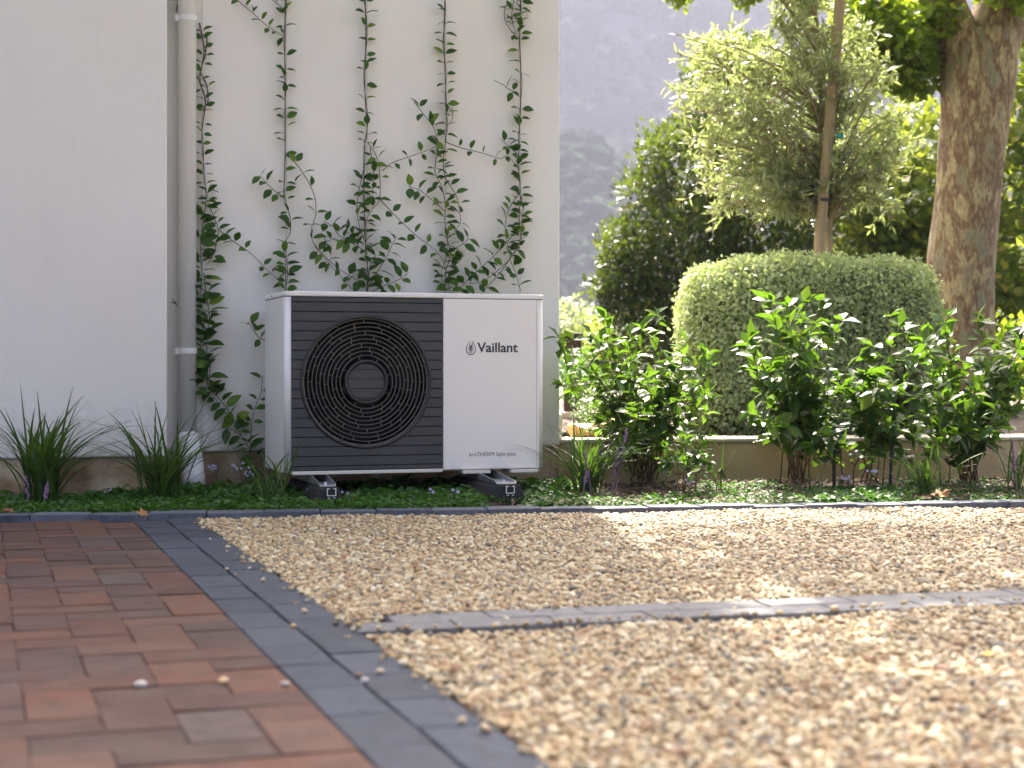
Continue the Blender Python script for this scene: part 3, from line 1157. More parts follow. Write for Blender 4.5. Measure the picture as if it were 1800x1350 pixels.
# rubber feet with aluminium channels
for (px, fv, fk, lab) in ((577, -.02, .60, 'black rubber foot with aluminium channel under the slatted end of the heat pump'), (891, -.12, .80, 'black rubber foot with aluminium channel under the white end of the heat pump')):
    a_ = (onplane(px, 860, -.16 + fv) - P0).dot(U)
    ft = thing('mounting_foot', lab, 'mounting foot', tuple(P0 + U * a_ + W * fv), TH, 'rubber feet under the heat pump')
    b = MB()
    b.prism([(q * fk, w_) for (q, w_) in ((-.098, -.01), (.098, -.01), (.090, .035), (.074, .072), (.066, .078), (-.066, .078), (-.074, .072), (-.090, .035))], 1, -.17, .46)
    b.build('rubber_block', M['rubber'], ft, bevel=.006)
    ch = MB()
    y0_, y1_ = -.155, .44
    zc, zd = .0815, ZB - .0045
    cw = .050 * (fk + .06)
    ch.box(-cw, cw, y0_, y1_, zc, zc + .004)
    for sx in (-1, 1):
        x0_ = sx * cw
        vs = [(x0_ - .002 * sx, y0_, zc + .004), (x0_ - .002 * sx, y1_, zc + .004), (x0_ - .002 * sx, y1_, zd), (x0_ - .002 * sx, .01 - fv, zd), (x0_ - .002 * sx, y0_ + .02, zc + .014),
              (x0_ + .0015 * sx, y0_, zc + .004), (x0_ + .0015 * sx, y1_, zc + .004), (x0_ + .0015 * sx, y1_, zd), (x0_ + .0015 * sx, .01 - fv, zd), (x0_ + .0015 * sx, y0_ + .02, zc + .014)]
        ch.add(vs, [(0, 1, 2, 3, 4), (9, 8, 7, 6, 5)] + [(i, (i + 1) % 5, 5 + (i + 1) % 5, 5 + i) for i in range(5)])
    ch.build('channel', M['aluminium'], ft)
    pr = MB()
    y0_ = -.176
    for (x0_, x1_, z0_, z1_) in ((-.008, -.005, .043, .074), (.027, .030, .043, .074), (-.008, .030, .043, .046), (-.005, .004, .071, .074), (.018, .027, .071, .074), (-.004, .004, .034, .037), (.018, .026, .034, .037)):
        pr.box(x0_, x1_, y0_, y0_ + .02, z0_, z1_)
    pr.build('rail_profile', M['white_metal'], ft)
    bo = MB()
    bo.tube([(-.004, -.12, zc + .004), (-.004, -.12, zc + .016)], .007, 6)
    bo.build('bolt', M['aluminium'], ft)


# ------------------------------------------------------------------ leaf and blade pieces
def leaf_mesh(name, mat, curl, fold, wide, seed):
    """A unit leaf along +X, normal +Z, width given; 6 segments with a midrib fold."""
    r2 = random.Random(seed)
    prof = [(0, .04), (.14, .55), (.34, .96), (.56, 1.0), (.78, .66), (.93, .24), (1.0, .02)]
    vs, fs = [], []
    wav = r2.uniform(0, 6)
    for i, (t, w) in enumerate(prof):
        zc = -curl * t * t + .03 * math.sin(4 * t + wav)
        hw = w * wide / 2
        xx = t - .06 * curl * t
        up = fold * hw
        vs += [(xx, hw, zc + up + .02 * math.sin(7 * t + wav)), (xx, 0, zc), (xx, -hw, zc + up + .02 * math.cos(6 * t + wav))]
    for i in range(len(prof) - 1):
        a = i * 3
        fs += [(a, a + 1, a + 4, a + 3), (a + 1, a + 2, a + 5, a + 4)]
    vs += [(-.16, .012, -.02), (-.16, -.012, -.02)]
    fs.append((len(vs) - 1, len(vs) - 2, 0, 2))
    b = MB()
    b.add(vs, [f[::-1] for f in fs])
    return b.mesh(name, mat, smooth=True)


def orient(o, pos, d, nrm, size, parent):
    d = Vector(d).normalized()
    nrm = Vector(nrm)
    y = nrm.cross(d)
    if y.length < 1e-4:
        y = Vector((0, 1, 0)).cross(d)
    y.normalize()
    zz = d.cross(y)
    m = Matrix((d, y, zz)).transposed().to_4x4()
    o.parent = parent
    o.location = Vector(pos) - parent.location
    o.rotation_euler = m.to_euler()
    o.scale = (size, size, size)


def put_leaf(meshes, pos, d, nrm, size, parent, r2):
    o = bpy.data.objects.new('leaf', r2.choice(meshes))
    COL.objects.link(o)
    orient(o, pos, d, nrm, size, parent)
    return o


vine_leaves = [leaf_mesh('leaf', M['vine_leaf'], c, f, w, i) for i, (c, f, w) in enumerate([(.12, .25, .56), (.25, .35, .58), (.05, .2, .62), (.35, .3, .54), (.18, .45, .60)])]
shrub_leaves = [leaf_mesh('leaf', M['shrub_leaf'], c, f, w, 30 + i) for i, (c, f, w) in enumerate([(.12, .22, .52), (.28, .3, .56), (.02, .2, .50), (.4, .3, .54), (.2, .4, .58)])]


def smooth_path(pts, n):
    """Catmull-Rom through the points."""
    P = [Vector(p) for p in pts]
    if len(P) == 2:
        return [P[0].lerp(P[1], t) for t in np.linspace(0, 1, n)]
    P = [P[0] * 2 - P[1]] + P + [P[-1] * 2 - P[-2]]
    out = []
    segs = len(P) - 3
    for i in range(segs):
        p0, p1, p2, p3 = P[i:i + 4]
        m_ = max(2, int(round(n / segs)))
        for k in range(m_ + (1 if i == segs - 1 else 0)):
            t = k / m_
            out.append(.5 * ((2 * p1) + (p2 - p0) * t + (2 * p0 - 5 * p1 + 4 * p2 - p3) * t * t + (3 * p1 - p0 - 3 * p2 + p3) * t ** 3))
    return out


# ------------------------------------------------------------------ climbing vines on the wall
VINES = [
    (355, 'leftmost climbing vine, beside the white downpipe and reaching the ground', [
        ([(312, -20), (313, 6), (309, 20)], .5, 20, .01), ([(352, 40), (358, 90), (352, 140), (360, 180), (355, 235), (358, 300), (363, 350)], 1.0, 18, .012),
        ([(354, 60), (363, 66), (362, 90), (356, 110)], .0, 20, .012), ([(355, 130), (366, 160), (364, 180), (355, 195)], .5, 18, .015),
        ([(360, 330), (362, 352), (357, 400), (352, 440), (356, 480), (352, 520), (358, 560), (352, 600), (356, 640), (366, 680), (382, 705)], 2.1, 24, .02),
        ([(364, 352), (374, 375), (382, 400), (383, 418), (375, 445), (364, 465)], 1.2, 21, .025),
        ([(383, 402), (405, 420), (440, 445), (470, 475), (497, 500)], .7, 19, .03),
        ([(358, 480), (362, 520), (368, 560), (362, 600), (368, 650), (360, 690)], 2.2, 27, .035),
        ([(352, 590), (335, 560), (318, 545), (302, 525)], 1.0, 23, .03), ([(366, 660), (350, 675), (338, 690)], 1.3, 25, .04),
        ([(368, 680), (392, 710), (410, 735), (425, 765), (445, 800), (455, 830)], 1.7, 27, .03), ([(425, 765), (408, 755), (388, 750)], 1.2, 25, .04),
        ([(440, 800), (441, 760), (446, 725), (458, 690), (462, 660)], .8, 22, .03), ([(470, 600), (455, 592), (445, 578), (436, 566)], 1.2, 24, .03)]),
    (503, 'climbing vine on the white wall above the left corner of the heat pump', [
        ([(502, -20), (500, 60), (501, 150), (502, 250), (500, 330), (504, 362)], .95, 19, .012), ([(500, 348), (485, 338), (472, 325), (455, 308)], 1.05, 21, .03),
        ([(504, 360), (511, 385), (509, 410), (500, 430), (501, 470), (503, 512)], .95, 20, .02), ([(502, 440), (505, 480), (501, 512)], 1.3, 22, .035),
        ([(405, -10), (440, 20), (470, 45), (502, 66)], .75, 17, .02), ([(472, -6), (500, 18)], .7, 18, .02),
        ([(503, 268), (530, 300), (552, 340), (556, 375), (548, 405), (553, 432), (580, 465), (622, 512)], .62, 21, .03),
        ([(553, 430), (575, 455), (600, 475), (640, 500)], .75, 21, .04), ([(560, 432), (575, 425), (590, 418)], 1.2, 22, .05)]),
    (645, 'climbing vine on the white wall straight above the round fan grille', [
        ([(642, -20), (644, 60), (641, 150), (645, 230), (641, 262), (640, 340), (641, 420), (646, 465), (645, 512)], 1.0, 20, .015),
        ([(646, 250), (661, 275), (668, 305), (668, 350), (655, 368), (643, 390), (640, 420)], .85, 19, .03),
        ([(640, 300), (630, 340), (628, 370), (632, 400), (640, 425)], .9, 20, .04), ([(650, 260), (657, 300), (655, 330), (654, 355)], 1.0, 20, .03),
        ([(668, 352), (700, 385), (733, 415), (765, 440), (782, 463)], .45, 20, .03),
        ([(640, 440), (615, 425), (595, 412), (585, 398), (568, 388)], 1.3, 23, .05), ([(640, 430), (620, 415), (606, 405)], 1.2, 22, .05),
        ([(645, 508), (662, 480), (678, 455), (690, 430), (698, 415)], 1.5, 24, .05), ([(655, 512), (680, 500), (700, 492), (716, 482)], 1.2, 23, .05),
        ([(646, 512), (650, 470), (660, 450), (652, 432)], 1.1, 22, .04)]),
    (783, 'climbing vine on the white wall above the edge between slatted and white panel', [
        ([(782, -20), (780, 60), (783, 130), (785, 200), (784, 250)], .8, 19, .015), ([(784, 180), (793, 195), (794, 210), (786, 222)], .3, 16, .025),
        ([(784, 248), (779, 285), (783, 312), (803, 345), (808, 372), (808, 392), (795, 412), (785, 420)], .8, 20, .03),
        ([(770, 260), (765, 290), (766, 306), (778, 330), (783, 360), (782, 390), (787, 420), (784, 450), (775, 480), (780, 512)], 1.3, 21, .025),
        ([(728, 178), (745, 200), (763, 228), (770, 262)], 1.0, 20, .03), ([(782, 372), (760, 352), (738, 335), (718, 327)], 1.0, 22, .04),
        ([(672, 300), (690, 286), (722, 275), (752, 264), (778, 252)], .35, 17, .03), ([(785, 250), (812, 260), (850, 270), (878, 279), (890, 275), (908, 290)], .45, 18, .03),
        ([(786, 418), (792, 450), (784, 480), (792, 512)], 1.5, 23, .04), ([(790, 442), (812, 430), (826, 418)], 1.4, 24, .05), ([(782, 470), (800, 465), (812, 455)], 1.3, 23, .05)]),
    (914, 'climbing vine on the white wall nearest the right corner of the house', [
        ([(915, -20), (913, 60), (916, 130), (914, 200), (912, 250), (913, 300), (915, 345)], 1.25, 20, .015), ([(905, -10), (900, 25), (902, 45), (912, 68)], .9, 19, .03),
        ([(893, 0), (886, 25), (892, 45), (908, 66)], .7, 18, .03), ([(911, 165), (895, 157), (882, 148), (868, 141)], 1.0, 20, .04), ([(914, 275), (900, 262), (888, 252), (880, 244)], 1.0, 19, .04),
        ([(915, 345), (912, 385), (917, 415), (911, 438), (897, 452), (907, 480), (915, 512)], .85, 20, .025), ([(915, 345), (920, 370), (916, 410), (912, 440)], .7, 19, .03),
        ([(913, 340), (895, 366), (888, 395), (890, 425), (897, 450)], 1.1, 20, .04), ([(912, 400), (890, 428), (862, 455), (830, 485), (802, 514)], 1.25, 22, .05),
        ([(914, 425), (898, 452), (872, 478), (846, 496), (824, 498)], .95, 23, .05), ([(897, 455), (880, 478), (860, 500), (846, 516)], .6, 22, .04)]),
]
for vi, (wx, lab, strands) in enumerate(VINES):
    base = onplane(wx, 840, WALL_V - .02)
    base.z = 0
    vr = random.Random(100 + vi)
    root = thing('climbing_vine', lab, 'vine', tuple(base), 0, 'vines trained up the white wall')
    wire = MB()
    w0, w1 = onplane(wx, -60, WALL_V - .008), onplane(wx, 780, WALL_V - .008)
    wire.tube([w0 - base, w1 - base], .0009, 4)
    wire.build('training_wire', M['wire'], root)
    st = MB()
    for (pts, dens, lpx, off) in strands:
        n_ = len(pts)
        wp = []
        for i, (x, y) in enumerate(pts):
            e = math.sin(math.pi * (i + .6) / (n_ + .2))
            wp.append(onplane(x + vr.uniform(-1, 1), y, WALL_V - .010 - off * (.4 + .6 * e) - vr.uniform(0, .012)))
        path = smooth_path(wp, max(8, n_ * 6))
        thick = .0026 if off < .02 else .0019
        st.tube([p - base for p in path], [thick * (1.15 - .5 * i / len(path)) if lpx > 0 else thick for i in range(len(path))], 5)
        if off < .02 and len(path) > 12:
            ph_ = vr.uniform(0, 6)
            st.tube([p - base + U * (.006 * math.sin(i * .55 + ph_)) - W * (.005 * math.cos(i * .55 + ph_)) for i, p in enumerate(path)], .0013, 4)
        if dens <= 0:
            continue
        L_ = 0
        acc = 0
        gap = lpx / 395 * .68 / max(dens, .25) ** .8
        for i in range(1, len(path)):
            seg = path[i] - path[i - 1]
            acc += seg.length
            if acc < gap:
                continue
            acc = 0
            t = seg.normalized()
            node = path[i]
            sidew = t.cross(-W)
            for sg in (-1, 1):
                if vr.random() < .16:
                    continue
                d = sidew * sg * vr.uniform(.7, 1.1) + Vector((0, 0, vr.uniform(-.15, .75))) - W * vr.uniform(.05, .9)
                if vr.random() < .12:
                    d = Vector((vr.uniform(-.5, .5), -vr.uniform(.1, .7), vr.uniform(.3, 1))) 
                nrm = Vector((0, 0, 1)) * vr.uniform(.3, 1.2) - W * vr.uniform(0, 1.0) + Vector((vr.uniform(-.5, .5), vr.uniform(-.3, .3), vr.uniform(-.3, .3)))
                put_leaf(vine_leaves, node + d.normalized() * .008, d, nrm, lpx / 395 * vr.uniform(.75, 1.2), root, vr)
        # a small pair of leaves at the tip
    st.build('stem', M['stem'], root, smooth=True)


# ------------------------------------------------------------------ strap-leaved tufts
def tuft(label, base, n, h, spread, lean, seed, width=.011, spikes=(), group='strap-leaved tufts in the planting bed'):
    r2 = random.Random(seed)
    root = thing('grass_tuft', label, 'grass tuft', tuple(base), 0, group)
    for i in range(n):
        a = r2.uniform(0, 2 * math.pi)
        L_ = h * r2.uniform(.55, 1.12)
        out = spread * r2.uniform(.15, 1.0) ** .8
        d = Vector((math.cos(a), math.sin(a) * .8, 0))
        st = Vector((r2.gauss(0, .03), r2.gauss(0, .025), 0))
        pts = []
        bend = r2.uniform(.6, 1.6)
        for k in range(9):
            t = k / 8
            rad = out * L_ * t ** (1 + bend * .5)
            zz = L_ * (t - .42 * out * t ** (1.6 + bend))
            pts.append(st + d * rad + lean * (t * t * L_) + Vector((0, 0, zz)))
        w = width * r2.uniform(.6, 1.15)
        b = MB()
        sd = d.cross(Vector((0, 0, 1))).normalized()
        tw = r2.uniform(-.6, .6)
        vs, fs = [], []
        for k, p in enumerate(pts):
            t = k / 8
            ww_ = w * (.55 + .9 * t if t < .35 else 1.0 * (1 - ((t - .35) / .65) ** 1.8)) * .5 + .0003
            s2 = (sd * math.cos(tw * t) + d * math.sin(tw * t))
            vs += [p + s2 * ww_, p + Vector((0, 0, -ww_ * .5)) - d * ww_ * .4, p - s2 * ww_]
        for k in range(8):
            q = k * 3
            fs += [(q, q + 1, q + 4, q + 3), (q + 1, q + 2, q + 5, q + 4)]
        b.add(vs, fs)
        o = b.build('blade', M['blade'], root, smooth=True, fix=False)
    for (dx, dy, hh, tx) in spikes:
        b = MB()
        b.tube([(dx, dy, 0), (dx + tx * .4, dy, hh * .5), (dx + tx, dy, hh)], .0022, 5)
        so = b.build('flower_spike', M['petal_mauve'], root)
        f = MB()
        for k in range(60):
            t = r2.uniform(.42, 1.0)
            c = Vector((dx + tx * t, dy, hh * t)) + Vector((r2.gauss(0, 1), r2.gauss(0, 1), 0)).normalized() * r2.uniform(.003, .011 * (1.25 - t * .8))
            s_ = .0042
            f.add([c + Vector((s_, 0, 0)), c + Vector((-s_ * .5, s_ * .8, 0)), c + Vector((-s_ * .5, -s_ * .8, 0)), c + Vector((0, 0, s_ * 1.2)), c - Vector((0, 0, s_ * 1.1))],
                  [(0, 1, 3), (1, 2, 3), (2, 0, 3), (1, 0, 4), (2, 1, 4), (0, 2, 4)])
        tag(f.build('florets', M['petal_mauve'], so, fix=False), kind='stuff')
    return root


tuft('large strap-leaved tuft at the left edge of the picture below the white wall', gnd(70, 893), 105, .52, 1.0, Vector((.05, 0, 0)), 1, .0135, [(-.03, -.05, .13, -.01), (.03, -.06, .11, .02)])
tuft('strap-leaved tuft in front of the foot of the white downpipe', gnd(282, 888), 88, .48, 1.05, Vector((.04, 0, 0)), 2, .0125)
tuft('narrow strap-leaved tuft arching against the left side of the heat pump', gnd(483, 890), 22, .34, .95, Vector((-.18, 0, 0)), 3, .011)
tuft('dense dark tuft with mauve flower spikes by the right end of the heat pump', gnd(1030, 872), 120, .40, 1.1, Vector((0, 0, 0)), 4, .009, [(.02, -.09, .20, -.03), (-.02, -.10, .16, .03), (.13, 0, .30, .05), (.11, -.03, .22, .03)])
tuft('bright strap-leaved tuft right of the two black stakes', gnd(1622, 878), 60, .27, .95, Vector((0, 0, 0)), 5, .009)
tuft('dark tuft with a mauve spike at the right edge of the picture', gnd(1792, 868), 40, .32, .9, Vector((0, 0, 0)), 6, .009, [(-.03, -.06, .24, -.02)])
tuft('thin pale sprig of strap leaves before the low wall, left of the black stakes', gnd(1268, 872), 6, .26, .6, Vector((.05, 0, 0)), 8, .009)
tuft('few short strap leaves beside the green mound in front of the low wall', gnd(1425, 872), 7, .20, .7, Vector((0, 0, 0)), 9, .008)


# ------------------------------------------------------------------ leafy shrubs in front of the low wall
def shrub(label, base, tips, seed, lpx, Yc, nleaf=300, dens=1.0, thick=.0042, low=.42):
    """tips: list of (px, py, Y) the stems grow to."""
    r2 = random.Random(seed)
    root = thing('leafy_shrub', label, 'shrub', tuple(base), 0, 'glossy shrubs in front of the low wall')
    st = MB()
    cnt = 0
    slots = []
    for (px, py, Y) in tips:
        e = at(px, py, Y)
        s = Vector(base) + Vector((r2.gauss(0, .035), r2.gauss(0, .03), 0))
        mid = s.lerp(e, .5) + Vector((r2.uniform(-.05, .05), r2.uniform(-.05, .05), .06 + .05 * r2.random()))
        m1 = s.lerp(e, .22) + Vector((r2.uniform(-.03, .03), r2.uniform(-.03, .03), .05))
        path = smooth_path([s, m1, mid, e], 24)
        st.tube([p - Vector(base) for p in path], [thick * (1 - .8 * i / len(path)) for i in range(len(path))], 5)
        subs = [(path, low)]
        for k in range(5):
            i0 = r2.randrange(9, 22)
            q0 = path[i0]
            dv = Vector((r2.uniform(-1, 1), r2.uniform(-1, .6), r2.uniform(-.15, .8))).normalized() * r2.uniform(.08, .17)
            sp = smooth_path([q0, q0 + dv * .5 + Vector((0, 0, .01)), q0 + dv], 8)
            st.tube([p - Vector(base) for p in sp], [.0028 - .0016 * i / len(sp) for i in range(len(sp))], 4)
            subs.append((sp, .15))
        for (pp, lo) in subs:
            acc = 0
            sgn = 1
            for i in range(1, len(pp)):
                acc += (pp[i] - pp[i - 1]).length
                if i < lo * len(pp):
                    continue
                if acc > .021 / dens:
                    acc = 0
                    sgn = -sgn
                    slots.append((pp[i], (pp[i] - pp[i - 1]).normalized(), sgn))
            for q in range(3):
                slots.append((pp[-1], (pp[-1] - pp[-2]).normalized() * .8 + Vector((r2.uniform(-.6, .6), r2.uniform(-.6, .6), r2.uniform(-.2, .5))), r2.choice((-1, 1))))
    rest = []
    r2.shuffle(slots)
    if len(slots) > nleaf:
        rest = slots[nleaf:]
        slots = slots[:nleaf]
    for (p, t, sg) in slots:
        sd = t.cross(Vector((r2.uniform(-.6, .6), r2.uniform(-.6, .6), 1))).normalized() * sg
        d = sd * r2.uniform(.6, 1.1) + t * r2.uniform(.2, .8) + Vector((0, 0, r2.uniform(-.35, .45)))
        nrm = Vector((r2.uniform(-.55, .55), r2.uniform(-.75, .45), 1))
        put_leaf(shrub_leaves, p, d, nrm, lpx / 400 * r2.uniform(.6, 1.2), root, r2)
    st.build('stem', M['twig'], root, smooth=True)
    if rest:
        P_ = np.array([tuple(q[0]) for q in rest])
        D_ = np.array([tuple(q[1]) for q in rest]) * .5 + rand_dirs(len(rest)) * .9
        N_ = np.array([0, -.15, 1.]) + rand_dirs(len(rest)) * .5
        tag(leaf_cloud('foliage', P_, D_, N_, lpx / 400 * rng.uniform(.7, 1.15, len(rest)), lpx / 400 * rng.uniform(.4, .6, len(rest)), M['shrub_leaf_small'], root, tuple(base), fold=.2), kind='stuff')
    return root


def tips_in(boxes, n, seed, Y0, Y1):
    r2 = random.Random(seed)
    out = []
    for (x0, x1, y0, y1, k) in boxes:
        for i in range(k):
            out.append((r2.uniform(x0, x1), r2.uniform(y0, y1), r2.uniform(Y0, Y1)))
    return out


shrub('dense glossy shrub between the heat pump and the clipped topiary', gnd(1130, 848),
      tips_in([(985, 1080, 555, 640, 5), (1060, 1180, 545, 600, 5), (1160, 1255, 560, 640, 4), (1080, 1240, 620, 720, 6), (1040, 1140, 660, 740, 3), (968, 1000, 590, 630, 2), (1090, 1180, 730, 790, 3)], 0, 51, 7.05, 7.75), 61, 31, 7.4, 300, 1.0)
shrub('bright leafy shrub with an arching bare stem in front of the topiary', gnd(1395, 850),
      tips_in([(1275, 1360, 530, 600, 3), (1350, 1500, 525, 575, 5), (1300, 1420, 600, 690, 4), (1420, 1560, 560, 680, 4), (1340, 1500, 690, 790, 3)], 0, 52, 7.0, 7.7), 62, 35, 7.3, 300, 1.0, .0042)
shrub('tall dark leafy shrub at the right edge in front of the low wall', gnd(1700, 852),
      tips_in([(1560, 1660, 545, 610, 4), (1640, 1760, 550, 600, 4), (1740, 1810, 565, 640, 4), (1580, 1700, 610, 720, 4), (1690, 1800, 640, 760, 5), (1640, 1740, 740, 800, 2)], 0, 53, 6.95, 7.7), 63, 34, 7.3, 300, 1.05, .0042)
shrub('leafy shrub filling the gap left of the right-hand shrub, behind the two black stakes', gnd(1530, 852),
      tips_in([(1490, 1590, 565, 640, 3), (1450, 1560, 640, 730, 4), (1500, 1560, 730, 800, 2)], 0, 54, 7.1, 7.8), 64, 34, 7.4, 200, .9, .0042)
shrub('small low seedling with rounded bright leaves below the dense shrub', gnd(1212, 868),
      tips_in([(1190, 1205, 800, 815, 1), (1220, 1250, 790, 815, 2), (1195, 1215, 820, 835, 1)], 0, 55, 6.75, 6.9), 65, 22, 6.8, 26, .8, .003, .6)

# ------------------------------------------------------------------ low garden wall, blocks, stakes
lw = thing('garden_wall', 'low ochre rendered garden wall behind the shrubs, pale sunlit top', 'wall', tuple(RW0), math.atan2(RWD.y, RWD.x))
b = MB()
b.box(.02, 6, 0, .26, -.06, .196)
b.build('wall_face', M['render'], lw, bevel=.006)
b = MB()
b.box(.018, 6.01, -.012, .30, .198, .216)
b.build('coping', M['coping'], lw, bevel=.005)
for (px0, px1, py0, py1, Y, lab) in ((1006, 1078, 746, 776, 8.15, 'longer yellow sandstone block on the left end of the low wall'), (1080, 1140, 737, 771, 8.28, 'taller yellow sandstone block behind the dense shrub')):
    c0, c1 = at(px0, py1, Y), at(px1, py0, Y)
    bl = MB()
    w_, h_ = (c1.x - c0.x), c1.z - .218
    bl.box(0, w_, 0, .16, 0, max(h_, .05))
    o = bl.build('sandstone_block', M['sandstone'], bevel=.010)
    o.location = (c0.x, Y, .218)
    o.rotation_euler = (0, 0, R(8))
    tag(o, lab, 'stone block', 'sandstone blocks on the low wall')
for (px, py, ph, lab) in ((1466, 856, 66, 'shorter black plastic garden stake with a side clip'), (1564, 860, 84, 'taller plain black garden stake beside the bright tuft')):
    p = gnd(px, py)
    k = FPX / p.y
    s_ = thing('garden_stake', lab, 'stake', tuple(p), 0, 'black stakes in the planting bed')
    b = MB()
    t_ = .012 if ph > 70 else 0
    b.tube([(0, 0, -.03), (t_, 0, ph / k)], .0085, 8)
    b.build('shaft', M['black_stake'], s_)
    if ph < 70:
        b = MB()
        b.box(0, .034, -.006, .006, ph / k - .022, ph / k - .006)
        b.build('clip_arm', M['black_stake'], s_)
        b = MB()
        b.tube([(.034, 0, ph / k + .02), (.032, 0, ph / k - .06), (.045, 0, 0)], .003, 6)
        b.build('drip_tube', M['black_stake'], s_)
    else:
        b = MB()
        b.box(t_ - .011, t_ + .011, -.011, .011, ph / k - .012, ph / k + .004)
        b.build('cap', M['black_stake'], s_)

# a dark gate post on a pale step far behind the wall corner
gp = at(1006, 700, 12.0)
g_ = thing('gate_post', 'dark brown post on a pale step just right of the house corner', 'post', (gp.x, gp.y, .19))
b = MB()
b.box(-.065, .065, -.06, .06, .05, .60)
b.box(-.075, .075, -.07, .07, .60, .63)
b.build('post', M['dark_timber'], g_, bevel=.006)
b = MB()
b.box(-.25, .18, -.16, .16, 0, .05)
b.build('step', M['coping'], g_, bevel=.008)

# ------------------------------------------------------------------ topiary
TY = 9.3


def px_box(x0, x1, y0, y1, Y, d0, d1):
    a_, b_ = at(x0, y1, Y), at(x1, y0, Y)
    return np.array([a_.x, Y + d0, a_.z]), np.array([b_.x, Y + d1, b_.z])


topi = thing('topiary_bush', 'large clipped silvery green topiary with a flat rounded top', 'topiary', (at(1420, 700, TY).x, TY, .19))
parts_ = [px_box(1203, 1636, 460, 668, TY, -.42, .5), px_box(1203, 1545, 560, 775, TY, -.40, .5), px_box(1576, 1638, 560, 775, TY, -.25, .4)]
core = MB()
LP, LN = [], []
for bi, (lo, hi) in enumerate(parts_):
    c, hh = (lo + hi) / 2, (hi - lo) / 2
    ex_ = 4.4
    nU, nV = 28, 20
    # core surface
    vs, fs = [], []

    def sup(d):
        k = (abs(d[0] / hh[0]) ** ex_ + abs(d[1] / hh[1]) ** ex_ + abs(d[2] / hh[2]) ** ex_) ** (-1 / ex_)
        return np.array(d) * k
    for i in range(nV + 1):
        for j in range(nU):
            t, f_ = math.pi * i / nV, 2 * math.pi * j / nU
            d = (math.sin(t) * math.cos(f_) + 1e-9, math.sin(t) * math.sin(f_) + 1e-9, math.cos(t) + 1e-9)
            vs.append(tuple(c + sup(d) * .93))
    for i in range(nV):
        for j in range(nU):
            fs.append((i * nU + j, (i + 1) * nU + j, (i + 1) * nU + (j + 1) % nU, i * nU + (j + 1) % nU))
    core.add(vs, fs)
    area = 4 * (hh[0] * hh[1] + hh[1] * hh[2] + hh[0] * hh[2]) * 2
    n_ = int(area * 6200)
    d = rand_dirs(n_) * hh * 1.0
    pts = np.array([sup(q) for q in d])
    nr_ = np.sign(pts) * (np.abs(pts / hh) ** (ex_ - 1)) / hh
    nr_ /= np.linalg.norm(nr_, axis=1, keepdims=True)
    P_ = c + pts
    lump = (np.sin(P_[:, 0] * 9) * np.sin(P_[:, 2] * 11 + 1) + np.sin(P_[:, 0] * 23 + P_[:, 2] * 19) * .6) * .010
    stray = (rng.random((n_, 1)) < .05) * rng.uniform(.008, .045, (n_, 1))
    P_ = P_ + nr_ * (rng.normal(-.006, .016, (n_, 1)) + lump[:, None] * 1.4 + stray)
    keep = np.ones(n_, bool)
    for bj, (l2, h2) in enumerate(parts_):
        if bj != bi:
            c2, k2 = (l2 + h2) / 2, (h2 - l2) / 2 * .94
            keep &= (np.abs((P_ - c2) / k2) ** ex_).sum(1) > 1
    LP.append(P_[keep])
    LN.append(nr_[keep])
core.build('core', M['topiary_core'], topi, origin=tuple(topi.location), smooth=True, fix=False)
P_ = np.concatenate(LP)
Nn = np.concatenate(LN)
D_ = rand_dirs(len(P_)) + Nn * .5 + np.array([0, 0, .25])
N2 = Nn + rand_dirs(len(P_)) * .5 + np.array([0, 0, .35])
tag(leaf_cloud('foliage', P_, D_, N2, rng.uniform(.018, .033, len(P_)), rng.uniform(.015, .026, len(P_)), M['topiary_leaf'], topi, tuple(topi.location), fold=.15), kind='stuff')


# ------------------------------------------------------------------ bushes and trees behind
def clump_points(clumps, n, shell=2.4, flat=1.0):
    """clumps: (px, py, Y, radius in photo pixels, depth radius in m)."""
    C = []
    for (px, py, Y, rp, rd) in clumps:
        C.append((at(px, py, Y), rp * Y / FPX, rd))
    wts = np.array([r_ ** 2 for (_, r_, _) in C])
    wts = wts / wts.sum()
    P, O = [], []
    for (c, r_, rd), w in zip(C, wts):
        k = int(n * w)
        d = rand_dirs(k)
        q = rng.random((k, 1)) ** (1 / shell)
        off = d * q * np.array([r_, rd, r_ * flat])
        P.append(np.array(c) + off)
        O.append(d)
    return np.concatenate(P), np.concatenate(O)


def lumpy(P, O, n_l, r_l, seed):
    """Pull leaves toward random sub-clump centres so that the crown shows tufts and gaps."""
    r2 = np.random.default_rng(seed)
    cen = P[r2.integers(0, len(P), n_l)]
    j = r2.integers(0, n_l, len(P))
    d = r2.normal(size=(len(P), 3))
    d /= np.linalg.norm(d, axis=1, keepdims=True)
    return cen[j] + d * (r2.random((len(P), 1)) ** .5) * r_l, d, j


def limbs_to(root, base, targets, r0, name='trunk', mat=None, seed=0, wob=.08):
    r2 = random.Random(seed)
    b = MB()
    for e in targets:
        e = Vector(e)
        mid = Vector(base).lerp(e, .5) + Vector((r2.uniform(-wob, wob), r2.uniform(-wob, wob), wob))
        path = smooth_path([Vector(base), mid, e], 14)
        b.tube([p - root.location for p in path], [r0 * (1 - .85 * i / len(path)) for i in range(len(path))], 6)
    return b.build(name, mat or M['twig'], root, smooth=True)


